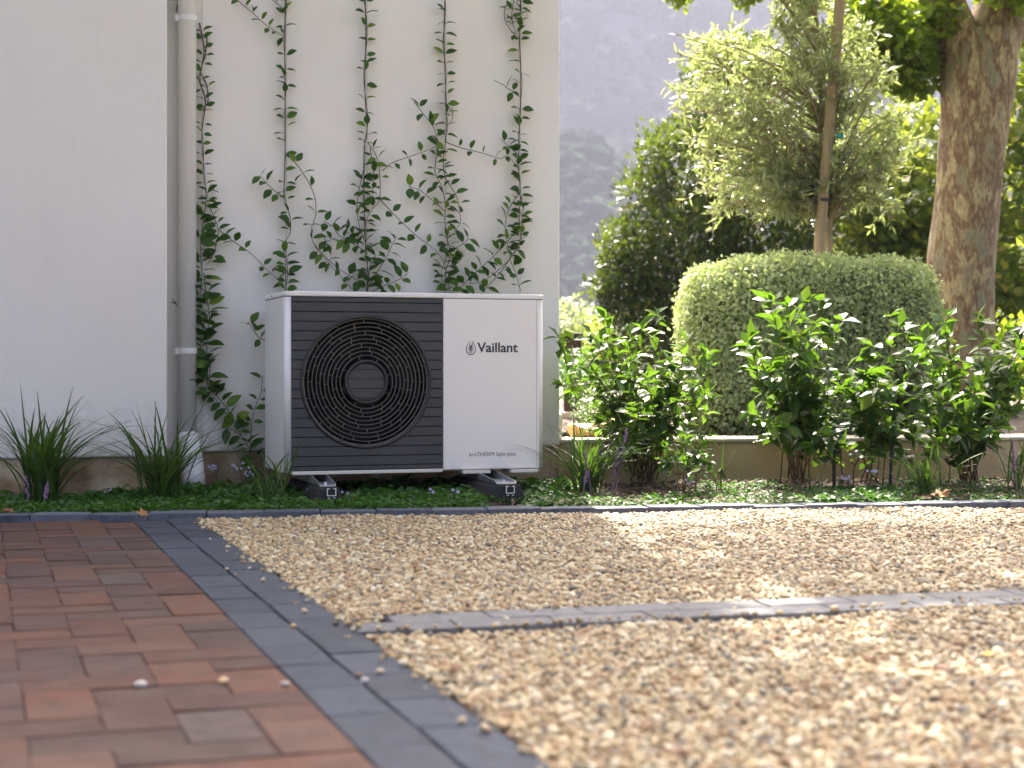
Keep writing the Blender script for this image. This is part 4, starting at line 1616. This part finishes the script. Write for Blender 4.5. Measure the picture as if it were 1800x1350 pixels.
# large dark bush
DY = 14.0
bsh = thing('dark_bush', 'tall dark evergreen bush with glinting leaves behind the topiary', 'bush', tuple(at(1260, 760, DY).xy) + (.0,))
cl = [(1230, 300, DY, 105, .7), (1300, 210, DY, 95, .7), (1330, 400, DY, 130, .9), (1200, 430, DY, 110, .8), (1120, 440, DY, 62, .5), (1085, 425, DY, 40, .4), (1115, 510, DY, 68, .6), (1085, 500, DY, 42, .4), (1140, 330, DY, 50, .4),
      (1160, 265, DY, 40, .4), (1250, 140, DY, 55, .4), (1290, 110, DY, 45, .4), (1330, 130, DY, 60, .5), (1400, 300, DY + .6, 100, .8), (1250, 560, DY, 130, .9), (1390, 500, DY, 110, .9), (1150, 590, DY, 80, .7), (1110, 560, DY, 50, .4)]
P_, O_ = clump_points(cl, 17000, 3.0)
P2, O2 = clump_points(cl, 15000, 4.5)
P2, O2, _ = lumpy(P2, O2, 520, .13, 5)
P_ = np.concatenate([P_, P2])
O_ = np.concatenate([O_, O2])
D_ = O_ * .7 + rand_dirs(len(P_)) * .8 + np.array([0, 0, .45])
N_ = np.array([0, 0, 1.0]) + rand_dirs(len(P_)) * .9
tag(leaf_cloud('crown', P_, D_, N_, rng.uniform(.05, .085, len(P_)), rng.uniform(.026, .042, len(P_)), M['dark_leaf'], bsh, tuple(bsh.location)), kind='stuff')
limbs_to(bsh, bsh.location, [at(c[0], c[1], c[2]) for c in cl], .05, 'trunk', M['twig'], 3)

# sunlit yellow-green bush either side of the big trunk
YY = 15.0
ybs = thing('sunlit_bush', 'sunlit yellow-green large-leaved bush behind the mottled trunk', 'bush', tuple(at(1600, 760, YY).xy) + (.0,))
cl = [(1560, 350, YY, 95, .6), (1500, 400, YY, 60, .5), (1620, 260, YY + .4, 85, .6), (1570, 440, YY, 85, .6), (1640, 430, YY, 80, .6), (1770, 330, YY, 80, .6), (1800, 200, YY, 90, .6), (1790, 450, YY, 90, .6), (1820, 560, YY, 90, .6), (1720, 520, YY, 80, .6), (1530, 500, YY, 60, .5), (1530, 265, YY + .6, 60, .5), (1790, 90, YY + .3, 70, .5)]
P_, O_ = clump_points(cl, 9000, 3.0)
D_ = O_ * .5 + rand_dirs(len(P_)) * .8 + np.array([0, 0, -.1])
N_ = np.array([0, -.5, .9]) + rand_dirs(len(P_)) * .8
tag(leaf_cloud('crown', P_, D_, N_, rng.uniform(.08, .13, len(P_)), rng.uniform(.07, .11, len(P_)), M['yellow_green'], ybs, tuple(ybs.location)), kind='stuff')
limbs_to(ybs, ybs.location, [at(c[0], c[1], c[2]) for c in cl], .04, 'trunk', M['twig'], 4)

# low yellowish shrubs in the far garden
for (px, py, Y, rp, lab, m_) in ((1010, 570, 19, 50, 'far low yellow-green shrub just right of the house corner', 'olive_leaf'), (1075, 600, 17, 55, 'far low shrub below the left end of the dark bush', 'yellow_green'),
                                 (1020, 650, 11, 40, 'small bright green plant beside the dark post', 'clover'), (1050, 715, 8.9, 34, 'pale leafy ground plant behind the sandstone blocks', 'pale_cover'), (1770, 640, 12.5, 90, 'dark shrub in the shade right of the mottled trunk', 'plane_leaf')):
    c = at(px, py, Y)
    s_ = thing('garden_shrub', lab, 'shrub', (c.x, c.y, .19 if Y < 16 else -.1))
    cl = [(px, py, Y, rp, rp * Y / FPX), (px - rp * .7, py + rp * .4, Y, rp * .7, .2), (px + rp * .7, py + rp * .3, Y, rp * .7, .2), (px, py + rp * .9, Y, rp * .9, .25)]
    P_, O_ = clump_points(cl, 1500, 2.6)
    P_ = P_[P_[:, 2] > s_.location.z]
    k = rp * Y / FPX
    D_ = rand_dirs(len(P_)) + np.array([0, 0, .4])
    tag(leaf_cloud('crown', P_, D_, np.array([0, 0, 1.]) + rand_dirs(len(P_)) * .8, rng.uniform(.13, .24, len(P_)) * k, rng.uniform(.08, .14, len(P_)) * k, M[m_], s_, tuple(s_.location)), kind='stuff')
    limbs_to(s_, s_.location, [at(c_[0], c_[1], c_[2]) for c_ in cl], .012, 'stem', M['twig'], 5, .03)

# young olive tree with its stakes
OY = 10.1
ol = thing('olive_tree', 'young olive tree with fine silvery green crown behind the topiary', 'tree', tuple(at(1458, 765, OY).xy) + (.19,))
tr = MB()
br = MB()
tpath = smooth_path([Vector((ol.location.x, OY, .19)), at(1458, 470, OY), at(1455, 340, OY), at(1447, 220, OY), at(1440, 120, OY), at(1430, 20, OY), at(1425, -120, OY)], 40)
tr.tube([p - ol.location for p in tpath], [.030 - .024 * i / len(tpath) for i in range(len(tpath))], 8)
orr = random.Random(21)
LPs, LDs = [], []
# branch targets spread over the crown as it shows in the picture
targets = []
for (x0, x1, y0, y1, k) in ((1165, 1260, 60, 200, 11), (1175, 1300, 150, 260, 11), (1230, 1380, 180, 340, 12), (1260, 1400, 40, 180, 11), (1330, 1460, -60, 120, 14), (1380, 1480, 120, 330, 9), (1480, 1615, 120, 300, 17), (1460, 1560, 20, 140, 8), (1220, 1330, 270, 350, 7), (1300, 1420, -120, 0, 8), (1500, 1600, 250, 340, 6), (1215, 1400, 320, 385, 10), (1480, 1590, 290, 370, 6)):
    for i in range(k):
        targets.append((orr.uniform(x0, x1), orr.uniform(y0, y1), OY + orr.uniform(-.45, .5)))
for (px, py, Y) in targets:
    e = at(px, py, Y)
    i0 = min(range(len(tpath)), key=lambda i: (tpath[i].z - (e.z - .28 - orr.uniform(0, .25))) ** 2)
    i0 = max(i0, 11)
    s = tpath[i0]
    mid = s.lerp(e, .55) + Vector((orr.uniform(-.06, .06), orr.uniform(-.06, .06), .07))
    path = smooth_path([s, mid, e], 16)
    br.tube([p - ol.location for p in path], [.009 * (1 - .85 * i / len(path)) + .0012 for i in range(len(path))], 5)
    twigs = [path[6:]]
    for k in range(9):
        q = path[orr.randrange(5, 16)]
        dv = Vector((orr.gauss(0, 1), orr.gauss(0, 1), orr.gauss(.15, .8))).normalized() * orr.uniform(.10, .24)
        tw = smooth_path([q, q + dv * .5 + Vector((0, 0, .015)), q + dv - Vector((0, 0, .01))], 8)
        br.tube([p - ol.location for p in tw], [.0022] * len(tw), 3, cap=False)
        twigs.append(tw)
    for tw in twigs:
        for a_, b_ in zip(tw[:-1], tw[1:]):
            t = (b_ - a_).normalized()
            for _ in range(2):
                p = a_.lerp(b_, orr.random())
                d = t * orr.uniform(.3, .9) + Vector((orr.gauss(0, 1), orr.gauss(0, 1), orr.gauss(0, 1))).normalized() * .8
                LPs.append(p)
                LDs.append(d)
LPs = np.array([tuple(p) for p in LPs])
LDs = np.array([tuple(p) for p in LDs])
N_ = np.array([0, -.2, .8]) + rand_dirs(len(LPs)) * .8
tr.build('trunk', M['olive_bark'], ol, smooth=True)
tag(br.build('branches', M['olive_bark'], ol, smooth=True, fix=False), kind='stuff')
tag(leaf_cloud('crown', LPs, LDs, N_, rng.uniform(.042, .075, len(LPs)), rng.uniform(.011, .018, len(LPs)), M['olive_leaf'], ol, tuple(ol.location), fold=.1), kind='stuff')
sk = thing('tree_stake', 'long pale round timber stake leaning beside the young olive tree', 'stake', tuple(at(1434, 765, 9.95).xy) + (.19,))
b = MB()
b.tube([Vector((0, 0, -.05)), at(1440, 430, 9.95) - sk.location, at(1482, -60, 9.95) - sk.location], .034, 12)
b.build('pole', M['timber'], sk, smooth=False)
b = MB()
c = at(1448, 352, 9.95) - sk.location
b.tube([c + Vector((0, 0, -.01)), c + Vector((0, 0, .012))], .037, 12)
b.build('tie', M['black_stake'], sk)
b = MB()
c = at(1474, 238, 9.90) - sk.location
b.box(c.x - .012, c.x + .028, c.y - .004, c.y + .004, c.z - .02, c.z + .012)
b.build('tag', surf('teal_tag', [(.3, (.01, .16, .15)), (.7, (.015, .2, .19))], 5, .5, 0), sk)

# plane tree with mottled trunk
PY = 12.5
pl = thing('plane_tree', 'big plane tree with thick mottled brown trunk at the right', 'tree', tuple(at(1692, 765, PY).xy) + (.19,))


def bark_tube(pts_px, n=16, steps=40):
    pth = smooth_path([at(x, y, Y) for (x, y, Y, r_) in pts_px], steps)
    rs = [r_ * PY / FPX for (_, _, _, r_) in pts_px]
    rad = list(np.interp(np.linspace(0, len(rs) - 1, len(pth)), range(len(rs)), rs))
    ph = [random.uniform(0, 6) for _ in range(4)]

    def sq(i, k):
        a = 2 * math.pi * k / n
        return 1 + .05 * math.sin(2 * a + ph[0] + i * .12) + .035 * math.sin(3 * a + ph[1] - i * .2) + .02 * math.sin(5 * a + i * .5 + ph[2])
    tb.tube([p - pl.location for p in pth], rad, n, squash=sq)


tb = MB()
bark_tube([(1690, 800, PY, 80), (1690, 700, PY, 62), (1691, 560, PY, 56), (1693, 450, PY, 62), (1704, 330, PY, 57), (1714, 200, PY, 59), (1716, 110, PY, 66), (1714, 60, PY, 72)], 18, 46)
trunk = tb.build('trunk', M['plane_bark'], pl, smooth=True)
tb = MB()
bark_tube([(1716, 130, PY, 50), (1680, 55, PY - .1, 40), (1650, -10, PY - .3, 36), (1600, -120, PY - .7, 30), (1520, -260, PY - 1.3, 22), (1420, -420, PY - 2, 12)], 12, 30)
tb.build('limb', M['plane_bark'], pl, smooth=True)
tb = MB()
bark_tube([(1722, 130, PY, 56), (1752, 40, PY, 50), (1775, -60, PY, 46), (1790, -220, PY + .2, 38), (1760, -450, PY, 26), (1700, -700, PY - .5, 14)], 12, 30)
tb.build('limb', M['plane_bark'], pl, smooth=True)
tb = MB()
bark_tube([(1775, -40, PY, 30), (1860, -160, PY - .4, 26), (1980, -320, PY - 1.2, 18), (2100, -450, PY - 2, 8)], 10, 24)
tb.build('limb', M['plane_bark'], pl, smooth=True)
# crown: hanging foliage at the top of the picture plus the canopy above it
cl = [(1570, 60, PY - .3, 70, .5), (1520, 20, PY - .4, 60, .5), (1600, 120, PY, 55, .4), (1540, 110, PY, 45, .4), (1640, 30, PY - .2, 45, .4), (1500, 90, PY, 30, .3), (1200, -22, 16.5, 34, .3), (1310, -26, 16.5, 38, .3), (1420, -40, 16.5, 60, .5), (1600, -60, PY + 1.5, 90, .7),
      (1790, 40, PY + .8, 45, .4), (1800, -60, PY - .5, 80, .6)]
P_, O_ = clump_points(cl, 11000, 2.2)
can = []
cr_ = random.Random(5)
for k in range(120):
    x, y, zz = cr_.uniform(.5, 7.5), cr_.uniform(7.6, 15.5), cr_.uniform(3.6, 7.6)
    if zz < CAMH + .235 * y + .35:
        continue
    land = y - zz / math.tan(R(SUN_EL))
    if x < 2.9 and (land > 6.0 or land < 3.7):
        continue
    # keep windows open so that the gravel is dappled, not dark
    if math.sin(x * 2.1 + zz) * math.sin(y * 1.7 + zz * 1.3) > -.05:
        continue
    can.append((x, y, zz))
CP = []
for c in can:
    d = rand_dirs(70)
    CP.append(np.array(c) + d * rng.random((70, 1)) ** .5 * np.array([.5, .5, .32]))
# a thin, even layer of leaves whose shade dapples the gravel at the right
nd = 11000
lx = rng.uniform(.38, 3.8, nd)
ly = rng.uniform(1.2, 5.9, nd)
lz = rng.uniform(4.4, 7.4, nd)
den = .5 + .5 * np.sin(lx * 3.4 + .7 * ly) * np.sin(ly * 2.3 - .8 * lx + 1)
kp = rng.random(nd) < (.35 + .65 * den) * np.clip((lx - .2) / .8, .25, 1)
lx, ly, lz = lx[kp], ly[kp], lz[kp]
kk = lz / math.tan(R(SUN_EL))
CP.append(np.stack([lx + kk * math.sin(R(SUN_AZ)), ly + kk * math.cos(R(SUN_AZ)), lz], 1))
CP = np.concatenate(CP)
CP = CP[CP[:, 2] > CAMH + .235 * CP[:, 1] + .2]
P_ = np.concatenate([P_, CP])
D_ = rand_dirs(len(P_)) + np.array([0, 0, -.2])
N_ = np.array([0, -.2, 1.]) + rand_dirs(len(P_)) * .7
tag(leaf_cloud('crown', P_, D_, N_, np.concatenate([rng.uniform(.06, .10, len(P_) - len(CP)), rng.uniform(.10, .16, len(CP))]), np.concatenate([rng.uniform(.055, .09, len(P_) - len(CP)), rng.uniform(.09, .15, len(CP))]), M['plane_leaf'], pl, tuple(pl.location)), kind='stuff')
lb = MB()
for c in can:
    e = Vector(c)
    s = at(1740, -160, PY) if e.x > 3.4 else at(1540, -230, PY - 1)
    pth = smooth_path([s, s.lerp(e, .5) + Vector((0, 0, .25)), e], 8)
    lb.tube([p - pl.location for p in pth], [.03 * (1 - .8 * i / len(pth)) for i in range(len(pth))], 5, cap=False)
tag(lb.build('branches', M['olive_bark'], pl, smooth=True, fix=False), kind='stuff')

# ------------------------------------------------------------------ ground cover
def clover_mesh(seed, mat, nl, hmin, hmax, rad, sz):
    r2 = random.Random(seed)
    b = MB()
    for i in range(nl):
        a, q = r2.uniform(0, 6.28), rad * math.sqrt(r2.random())
        c = Vector((q * math.cos(a), q * math.sin(a), r2.uniform(hmin, hmax) * (1 - .45 * (q / rad) ** 2)))
        nrm = Vector((r2.gauss(0, .35), r2.gauss(0, .35) - .12, 1)).normalized()
        t1 = nrm.cross(Vector((r2.random(), r2.random(), .1))).normalized()
        t2 = nrm.cross(t1)
        s_ = sz * r2.uniform(.6, 1.25)
        rv = r2.random()
        ring = [c + (t1 * math.cos(2 * math.pi * k / 7) + t2 * math.sin(2 * math.pi * k / 7)) * s_ * (1 if k else .55) + nrm * s_ * .18 for k in range(7)]
        b.add([c] + ring, [(0, k + 1, (k + 1) % 7 + 1) for k in range(7)], rv)
        f = Vector((c.x * .6, c.y * .6, 0))
        b.add([f + Vector((.0006, 0, 0)), f - Vector((.0006, 0, 0)), c - Vector((.0006, 0, 0)), c + Vector((.0006, 0, 0))], [(0, 1, 2, 3)], rv)
    return b.mesh('clover_clump', mat, smooth=True)


clv = [clover_mesh(i, M['clover'], 22, .008, .034, .055, .0095) for i in range(6)]
plc = [clover_mesh(20 + i, M['pale_cover'], 26, .004, .022, .05, .0075) for i in range(4)]
pts, rots, scl, pick = [], [], [], []
gr = random.Random(77)
while len(pts) < 2600:
    x = gr.uniform(-2.6, 2.9)
    y0 = kerb_y(x)
    dpt = gr.random()
    y = y0 + .015 + dpt * (1.0 if x < .2 else 1.15)
    loc = (Vector((x, y, 0)) - P0)
    v_ = loc.dot(W)
    a_ = loc.dot(U)
    if a_ < 1.44 and v_ > .62:
        continue
    if a_ < A_STEP and v_ > .36:
        continue
    px = 900 + x / y * FPX
    patch = math.sin(x * 6.3 + 1.1) + math.sin(x * 13 + y * 9) * .6
    if px < 985:
        if gr.random() > (1.0 if dpt < .5 else .75):
            continue
        s = gr.uniform(.65, 1.1) * (1.0 + .9 * dpt)
        k = gr.randrange(6)
        if 845 < px < 935 and dpt < .75 and gr.random() < .93:
            continue
        if 545 < px < 615 and .22 < dpt < .8:
            continue
    else:
        mound = 1430 < px < 1600 and dpt < .5
        if mound:
            s, k = gr.uniform(.8, 1.25), gr.randrange(6)
        elif px < 1420 and dpt < .35:
            if gr.random() < .3:
                continue
            s, k = gr.uniform(.7, 1.2), (6 + gr.randrange(4) if gr.random() < .75 else gr.randrange(6))
        else:
            if patch < .1 or gr.random() < .45:
                continue
            s, k = gr.uniform(.5, .95), gr.randrange(6)
    pts.append((x, y, .0))
    rots.append((gr.uniform(-.15, .15), gr.uniform(-.15, .15), gr.uniform(0, 6.28)))
    scl.append((s, s, s * gr.uniform(.8, 1.3)))
    pick.append(k)
tag(scatter('ground_cover', pts, rots, scl, pick, clv + plc), 'low clover-like ground cover filling the planting bed', 'ground cover', kind='stuff')

# bark chips and litter on the soil at the right
chip = MB()
lit = random.Random(9)
for k in range(2600):
    x = lit.uniform(.0, 3.0)
    y = kerb_y(x) + .03 + lit.random() * 1.2
    a, l_, w_ = lit.uniform(0, 6.28), lit.uniform(.012, .04), lit.uniform(.004, .010)
    c = Vector((x, y, .012 + lit.uniform(0, .02)))
    d = Vector((math.cos(a), math.sin(a), lit.uniform(-.3, .3))) * l_ / 2
    s_ = Vector((-math.sin(a), math.cos(a), lit.uniform(-.5, .5))) * w_ / 2
    up = Vector((0, 0, .002))
    chip.add([c - d - s_, c - d + s_, c + d * .8 + s_, c + d - s_, c + up * 1.5], [(0, 1, 4), (1, 2, 4), (2, 3, 4), (3, 0, 4)], lit.random())
cm_, nt_, ns_, ls_n, bb_ = new_mat('bark_litter')
at_n = ns_.new("ShaderNodeAttribute")
at_n.attribute_name = 'rnd'
rp_ = ramp_node(ns_, [(0, (.05, .028, .016)), (.6, (.13, .075, .04)), (1, (.30, .21, .13))])
ls_n.new(at_n.outputs['Fac'], rp_.inputs[0])
ls_n.new(rp_.outputs[0], bb_.inputs['Base Color'])
bb_.inputs['Roughness'].default_value = .85
tag(chip.build('leaf_litter', cm_, fix=False), 'brown bark chips and leaf litter on the soil by the low wall', 'leaf litter', kind='stuff')


# small lilac flowers
def flower(px, py, h, label, seed, nb=5):
    r2 = random.Random(seed)
    p = gnd(px, py)
    root = thing('wild_flower', label, 'flower', tuple(p), 0, 'small lilac flowers in the planting bed')
    b = MB()
    b.tube([(0, 0, 0), (.004, 0, h * .5), (r2.uniform(-.01, .012), 0, h)], .0013, 4)
    b.build('stem', M['blade'], root)
    for k in range(nb):
        c = Vector((r2.gauss(0, .012), r2.gauss(0, .010), h + r2.gauss(.004, .007)))
        f = MB()
        for q in range(5):
            a = 2 * math.pi * q / 5 + r2.random()
            d = Vector((math.cos(a), -.35, math.sin(a))).normalized()
            s_ = Vector((-math.sin(a), 0, math.cos(a)))
            L_ = .0075
            f.add([c, c + d * L_ * .6 + s_ * .0032, c + d * L_, c + d * L_ * .6 - s_ * .0032], [(0, 1, 2, 3)])
        f.build('blossom', M['petal'], root, fix=False)


for i, (px, py, hp, lab) in enumerate([
        (236, 868, 30, 'lilac flower between the two left tufts near the plinth'), (193, 885, 20, 'lilac flower low in the clover left of the middle tuft'), (378, 872, 48, 'lilac flower beside the downpipe outlet'),
        (424, 872, 50, 'tall lilac flower before the stained plinth left of the heat pump'), (443, 872, 36, 'lilac flower close to the lower left corner of the heat pump'), (548, 884, 22, 'lilac flower at the left rubber foot'),
        (605, 884, 18, 'lilac flower right of the left rubber foot'), (757, 886, 20, 'white-lilac flower in the clover under the middle of the heat pump'), (800, 888, 22, 'lilac flower in the clover left of the right rubber foot'),
        (1535, 872, 42, 'lilac flower between the two black stakes'), (1490, 868, 26, 'lilac flower just right of the shorter black stake'), (1212, 878, 34, 'lilac flower at the foot of the small seedling'), (108, 893, 8, 'lilac flower at the kerb below the left tuft')]):
    p = gnd(px, py)
    flower(px, py, hp * p.y / FPX, lab, 300 + i, 6 if hp > 25 else 4)


# fallen leaves and stray pebbles
def dead_leaf(px, py, size, label, seed, mat='dry_leaf', z=.02, steep=.4):
    r2 = random.Random(seed)
    p = gnd(px, py, z)
    b = MB()
    n_ = 14
    vs = [(0, 0, .1)]
    for k in range(n_):
        a = 2 * math.pi * k / n_
        q = (1.0 if k % 2 == 0 else .62) * r2.uniform(.75, 1.1)
        vs.append((q * math.cos(a), q * .8 * math.sin(a), .25 * abs(math.cos(a * 1.5)) + r2.uniform(0, .25)))
    b.add(vs, [(0, k + 1, (k + 1) % n_ + 1) for k in range(n_)])
    b.tube([(-.9, 0, .1), (-1.3, .1, .2), (-1.6, .05, .25)], .04, 4)
    o = b.build('fallen_leaf', M[mat], smooth=False, fix=False)
    o.scale = (size / 2,) * 3
    o.location = p
    o.rotation_euler = (r2.uniform(.1, steep), r2.uniform(-.3, .3), r2.uniform(0, 6.28))
    tag(o, label, 'leaf', 'fallen leaves')


dead_leaf(14, 901, .075, 'crumpled brown leaf on the kerb at the left edge', 1, z=.03, steep=.9)
dead_leaf(250, 906, .075, 'flat brown leaf on the kerb below the middle tuft', 2, z=.02, steep=.05)
dead_leaf(617, 880, .05, 'ochre leaf standing in the clover right of the left foot', 3, z=.03, steep=1.2)
dead_leaf(866, 884, .05, 'brown leaf at the left side of the right rubber foot', 4, z=.02, steep=.6)
dead_leaf(1655, 872, .10, 'large brown leaf on the soil right of the bright tuft', 5, z=.03, steep=1.0)
dead_leaf(1540, 1160, .025, 'small brown leaf on the foreground gravel', 6, z=.012)
dead_leaf(1738, 1152, .032, 'small yellow leaf on the foreground gravel at the right', 7, 'yellow_leaf', .012)
dead_leaf(1232, 868, .04, 'curled brown leaf by the small seedling', 8, z=.02, steep=.8)
dead_leaf(520, 1061, .018, 'tiny brown leaf lying on the charcoal border', 9, z=.004, steep=.2)
for i, (px, py, s_, lab) in enumerate([(248, 1203, .0095, 'white stray pebble on the brick path, leftmost'), (393, 1197, .0098, 'tan stray pebble on a dark brick'), (502, 1203, .0075, 'pale stray pebble on the brick path next to the border'),
                                       (667, 1180, .0085, 'tan stray pebble on the right course of the charcoal border'), (632, 1186, .005, 'tiny brown pebble in the joint of the charcoal border'), (641, 1197, .007, 'whitish pebble on the border joint below the tiny brown one'),
                                       (398, 1000, .006, 'small pale pebble on the far part of the border joint'), (413, 1010, .0045, 'small tan pebble on the border joint, just below the pale one'), (515, 1101, .008, 'ochre pebble in the middle of the border joint')]):
    me = pebbles[i % 8].copy()
    me.materials.clear()
    c_ = [(.62, .60, .52), (.55, .40, .22), (.5, .48, .44), (.55, .42, .28), (.3, .17, .08), (.6, .57, .55), (.6, .5, .38), (.45, .3, .17), (.4, .28, .12)][i]
    me.materials.append(surf('stray_pebble_%d' % i, [(.3, tuple(q * .85 for q in c_)), (.7, c_)], 2, .6, 0))
    p = gnd(px, py, s_ * .5)
    o = link('stray_pebble', me, None, (p.x, p.y, s_ * .6))
    o.scale = (s_,) * 3
    o.rotation_euler = (0, 0, i * 1.3)
    tag(o, lab, 'pebble', 'stray pebbles on the paving')

# ------------------------------------------------------------------ far hillside and haze
hb = MB()
vs, fs = [], []
NX, NY = 60, 40


def hill_z(x, y):
    t2 = min(1.0, max(0.0, (y - 235) / 85))
    t = min(1.0, max(0.0, (y - 400) / 165))
    foot = 29 * (3 * t2 * t2 - 2 * t2 ** 3) * (1 + .22 * math.sin(x * .05 + 1.3) + .12 * math.sin(x * .13))
    return -.2 + foot + 128 * (t ** 1.1) + (7 * math.sin(x * .021 + y * .012) + 3 * math.sin(x * .06 - y * .035)) * min(1, t * 3) * min(1, (1 - t) * 2.5)




for i in range(NX + 1):
    for j in range(NY + 1):
        x, y = -460 + 920 * i / NX, 225 + 350 * j / NY
        vs.append((x, y, hill_z(x, y)))
for i in range(NX):
    for j in range(NY):
        a = i * (NY + 1) + j
        fs.append((a, a + NY + 1, a + NY + 2, a + 1))
hb.add(vs, fs)
tag(hb.build('hill', M['hill'], smooth=True, fix=False), kind='structure')


def tree_blob(seed):
    bm = bmesh.new()
    bmesh.ops.create_icosphere(bm, subdivisions=3, radius=1)
    r2 = random.Random(seed)
    ph = [r2.uniform(0, 6) for _ in range(4)]
    for v in bm.verts:
        c = v.co
        k = 1 + .2 * math.sin(4 * c.x + ph[0]) * math.sin(4 * c.y + ph[1]) + .16 * math.sin(7 * c.z + ph[2]) * math.cos(6 * c.x + ph[3]) + r2.uniform(-.1, .1)
        v.co = c * k
        v.co.z *= 1.05
    me = bpy.data.meshes.new('tree_blob')
    bm.to_mesh(me)
    bm.free()
    me.materials.append(M['forest'])
    return me


blobs = [tree_blob(i) for i in range(4)]
fp, fr, fsz, fi = [], [], [], []
for k in range(2600):
    y = random.uniform(238, 330) if k % 5 < 3 else 400 + 130 * random.random() ** 1.5
    x = random.uniform(-.12, .40) * y
    s = random.uniform(2.0, 5.0)
    fp.append((x, y, hill_z(x, y) + s * .5))
    fr.append((0, 0, random.uniform(0, 6)))
    fsz.append((s, s, s * random.uniform(.8, 1.3)))
    fi.append(k % 4)
tag(scatter('hill_forest', fp, fr, fsz, fi, blobs), 'hazy woodland on the far hillside right of the house', 'woodland', kind='stuff')

hz = MB()
hz.box(-520, 520, -60, 640, -1.3, 168)
hm = bpy.data.materials.new('haze_air')
hm.use_nodes = True
hn = hm.node_tree.nodes
hn.remove(hn["Principled BSDF"])
pv = hn.new("ShaderNodeVolumePrincipled")
pv.inputs['Color'].default_value = (.42, .44, .56, 1)
pv.inputs['Density'].default_value = 0.0009
pv.inputs['Anisotropy'].default_value = 0.0
hm.node_tree.links.new(pv.outputs[0], hn["Material Output"].inputs['Volume'])
tag(hz.build('haze', hm), kind='stuff')
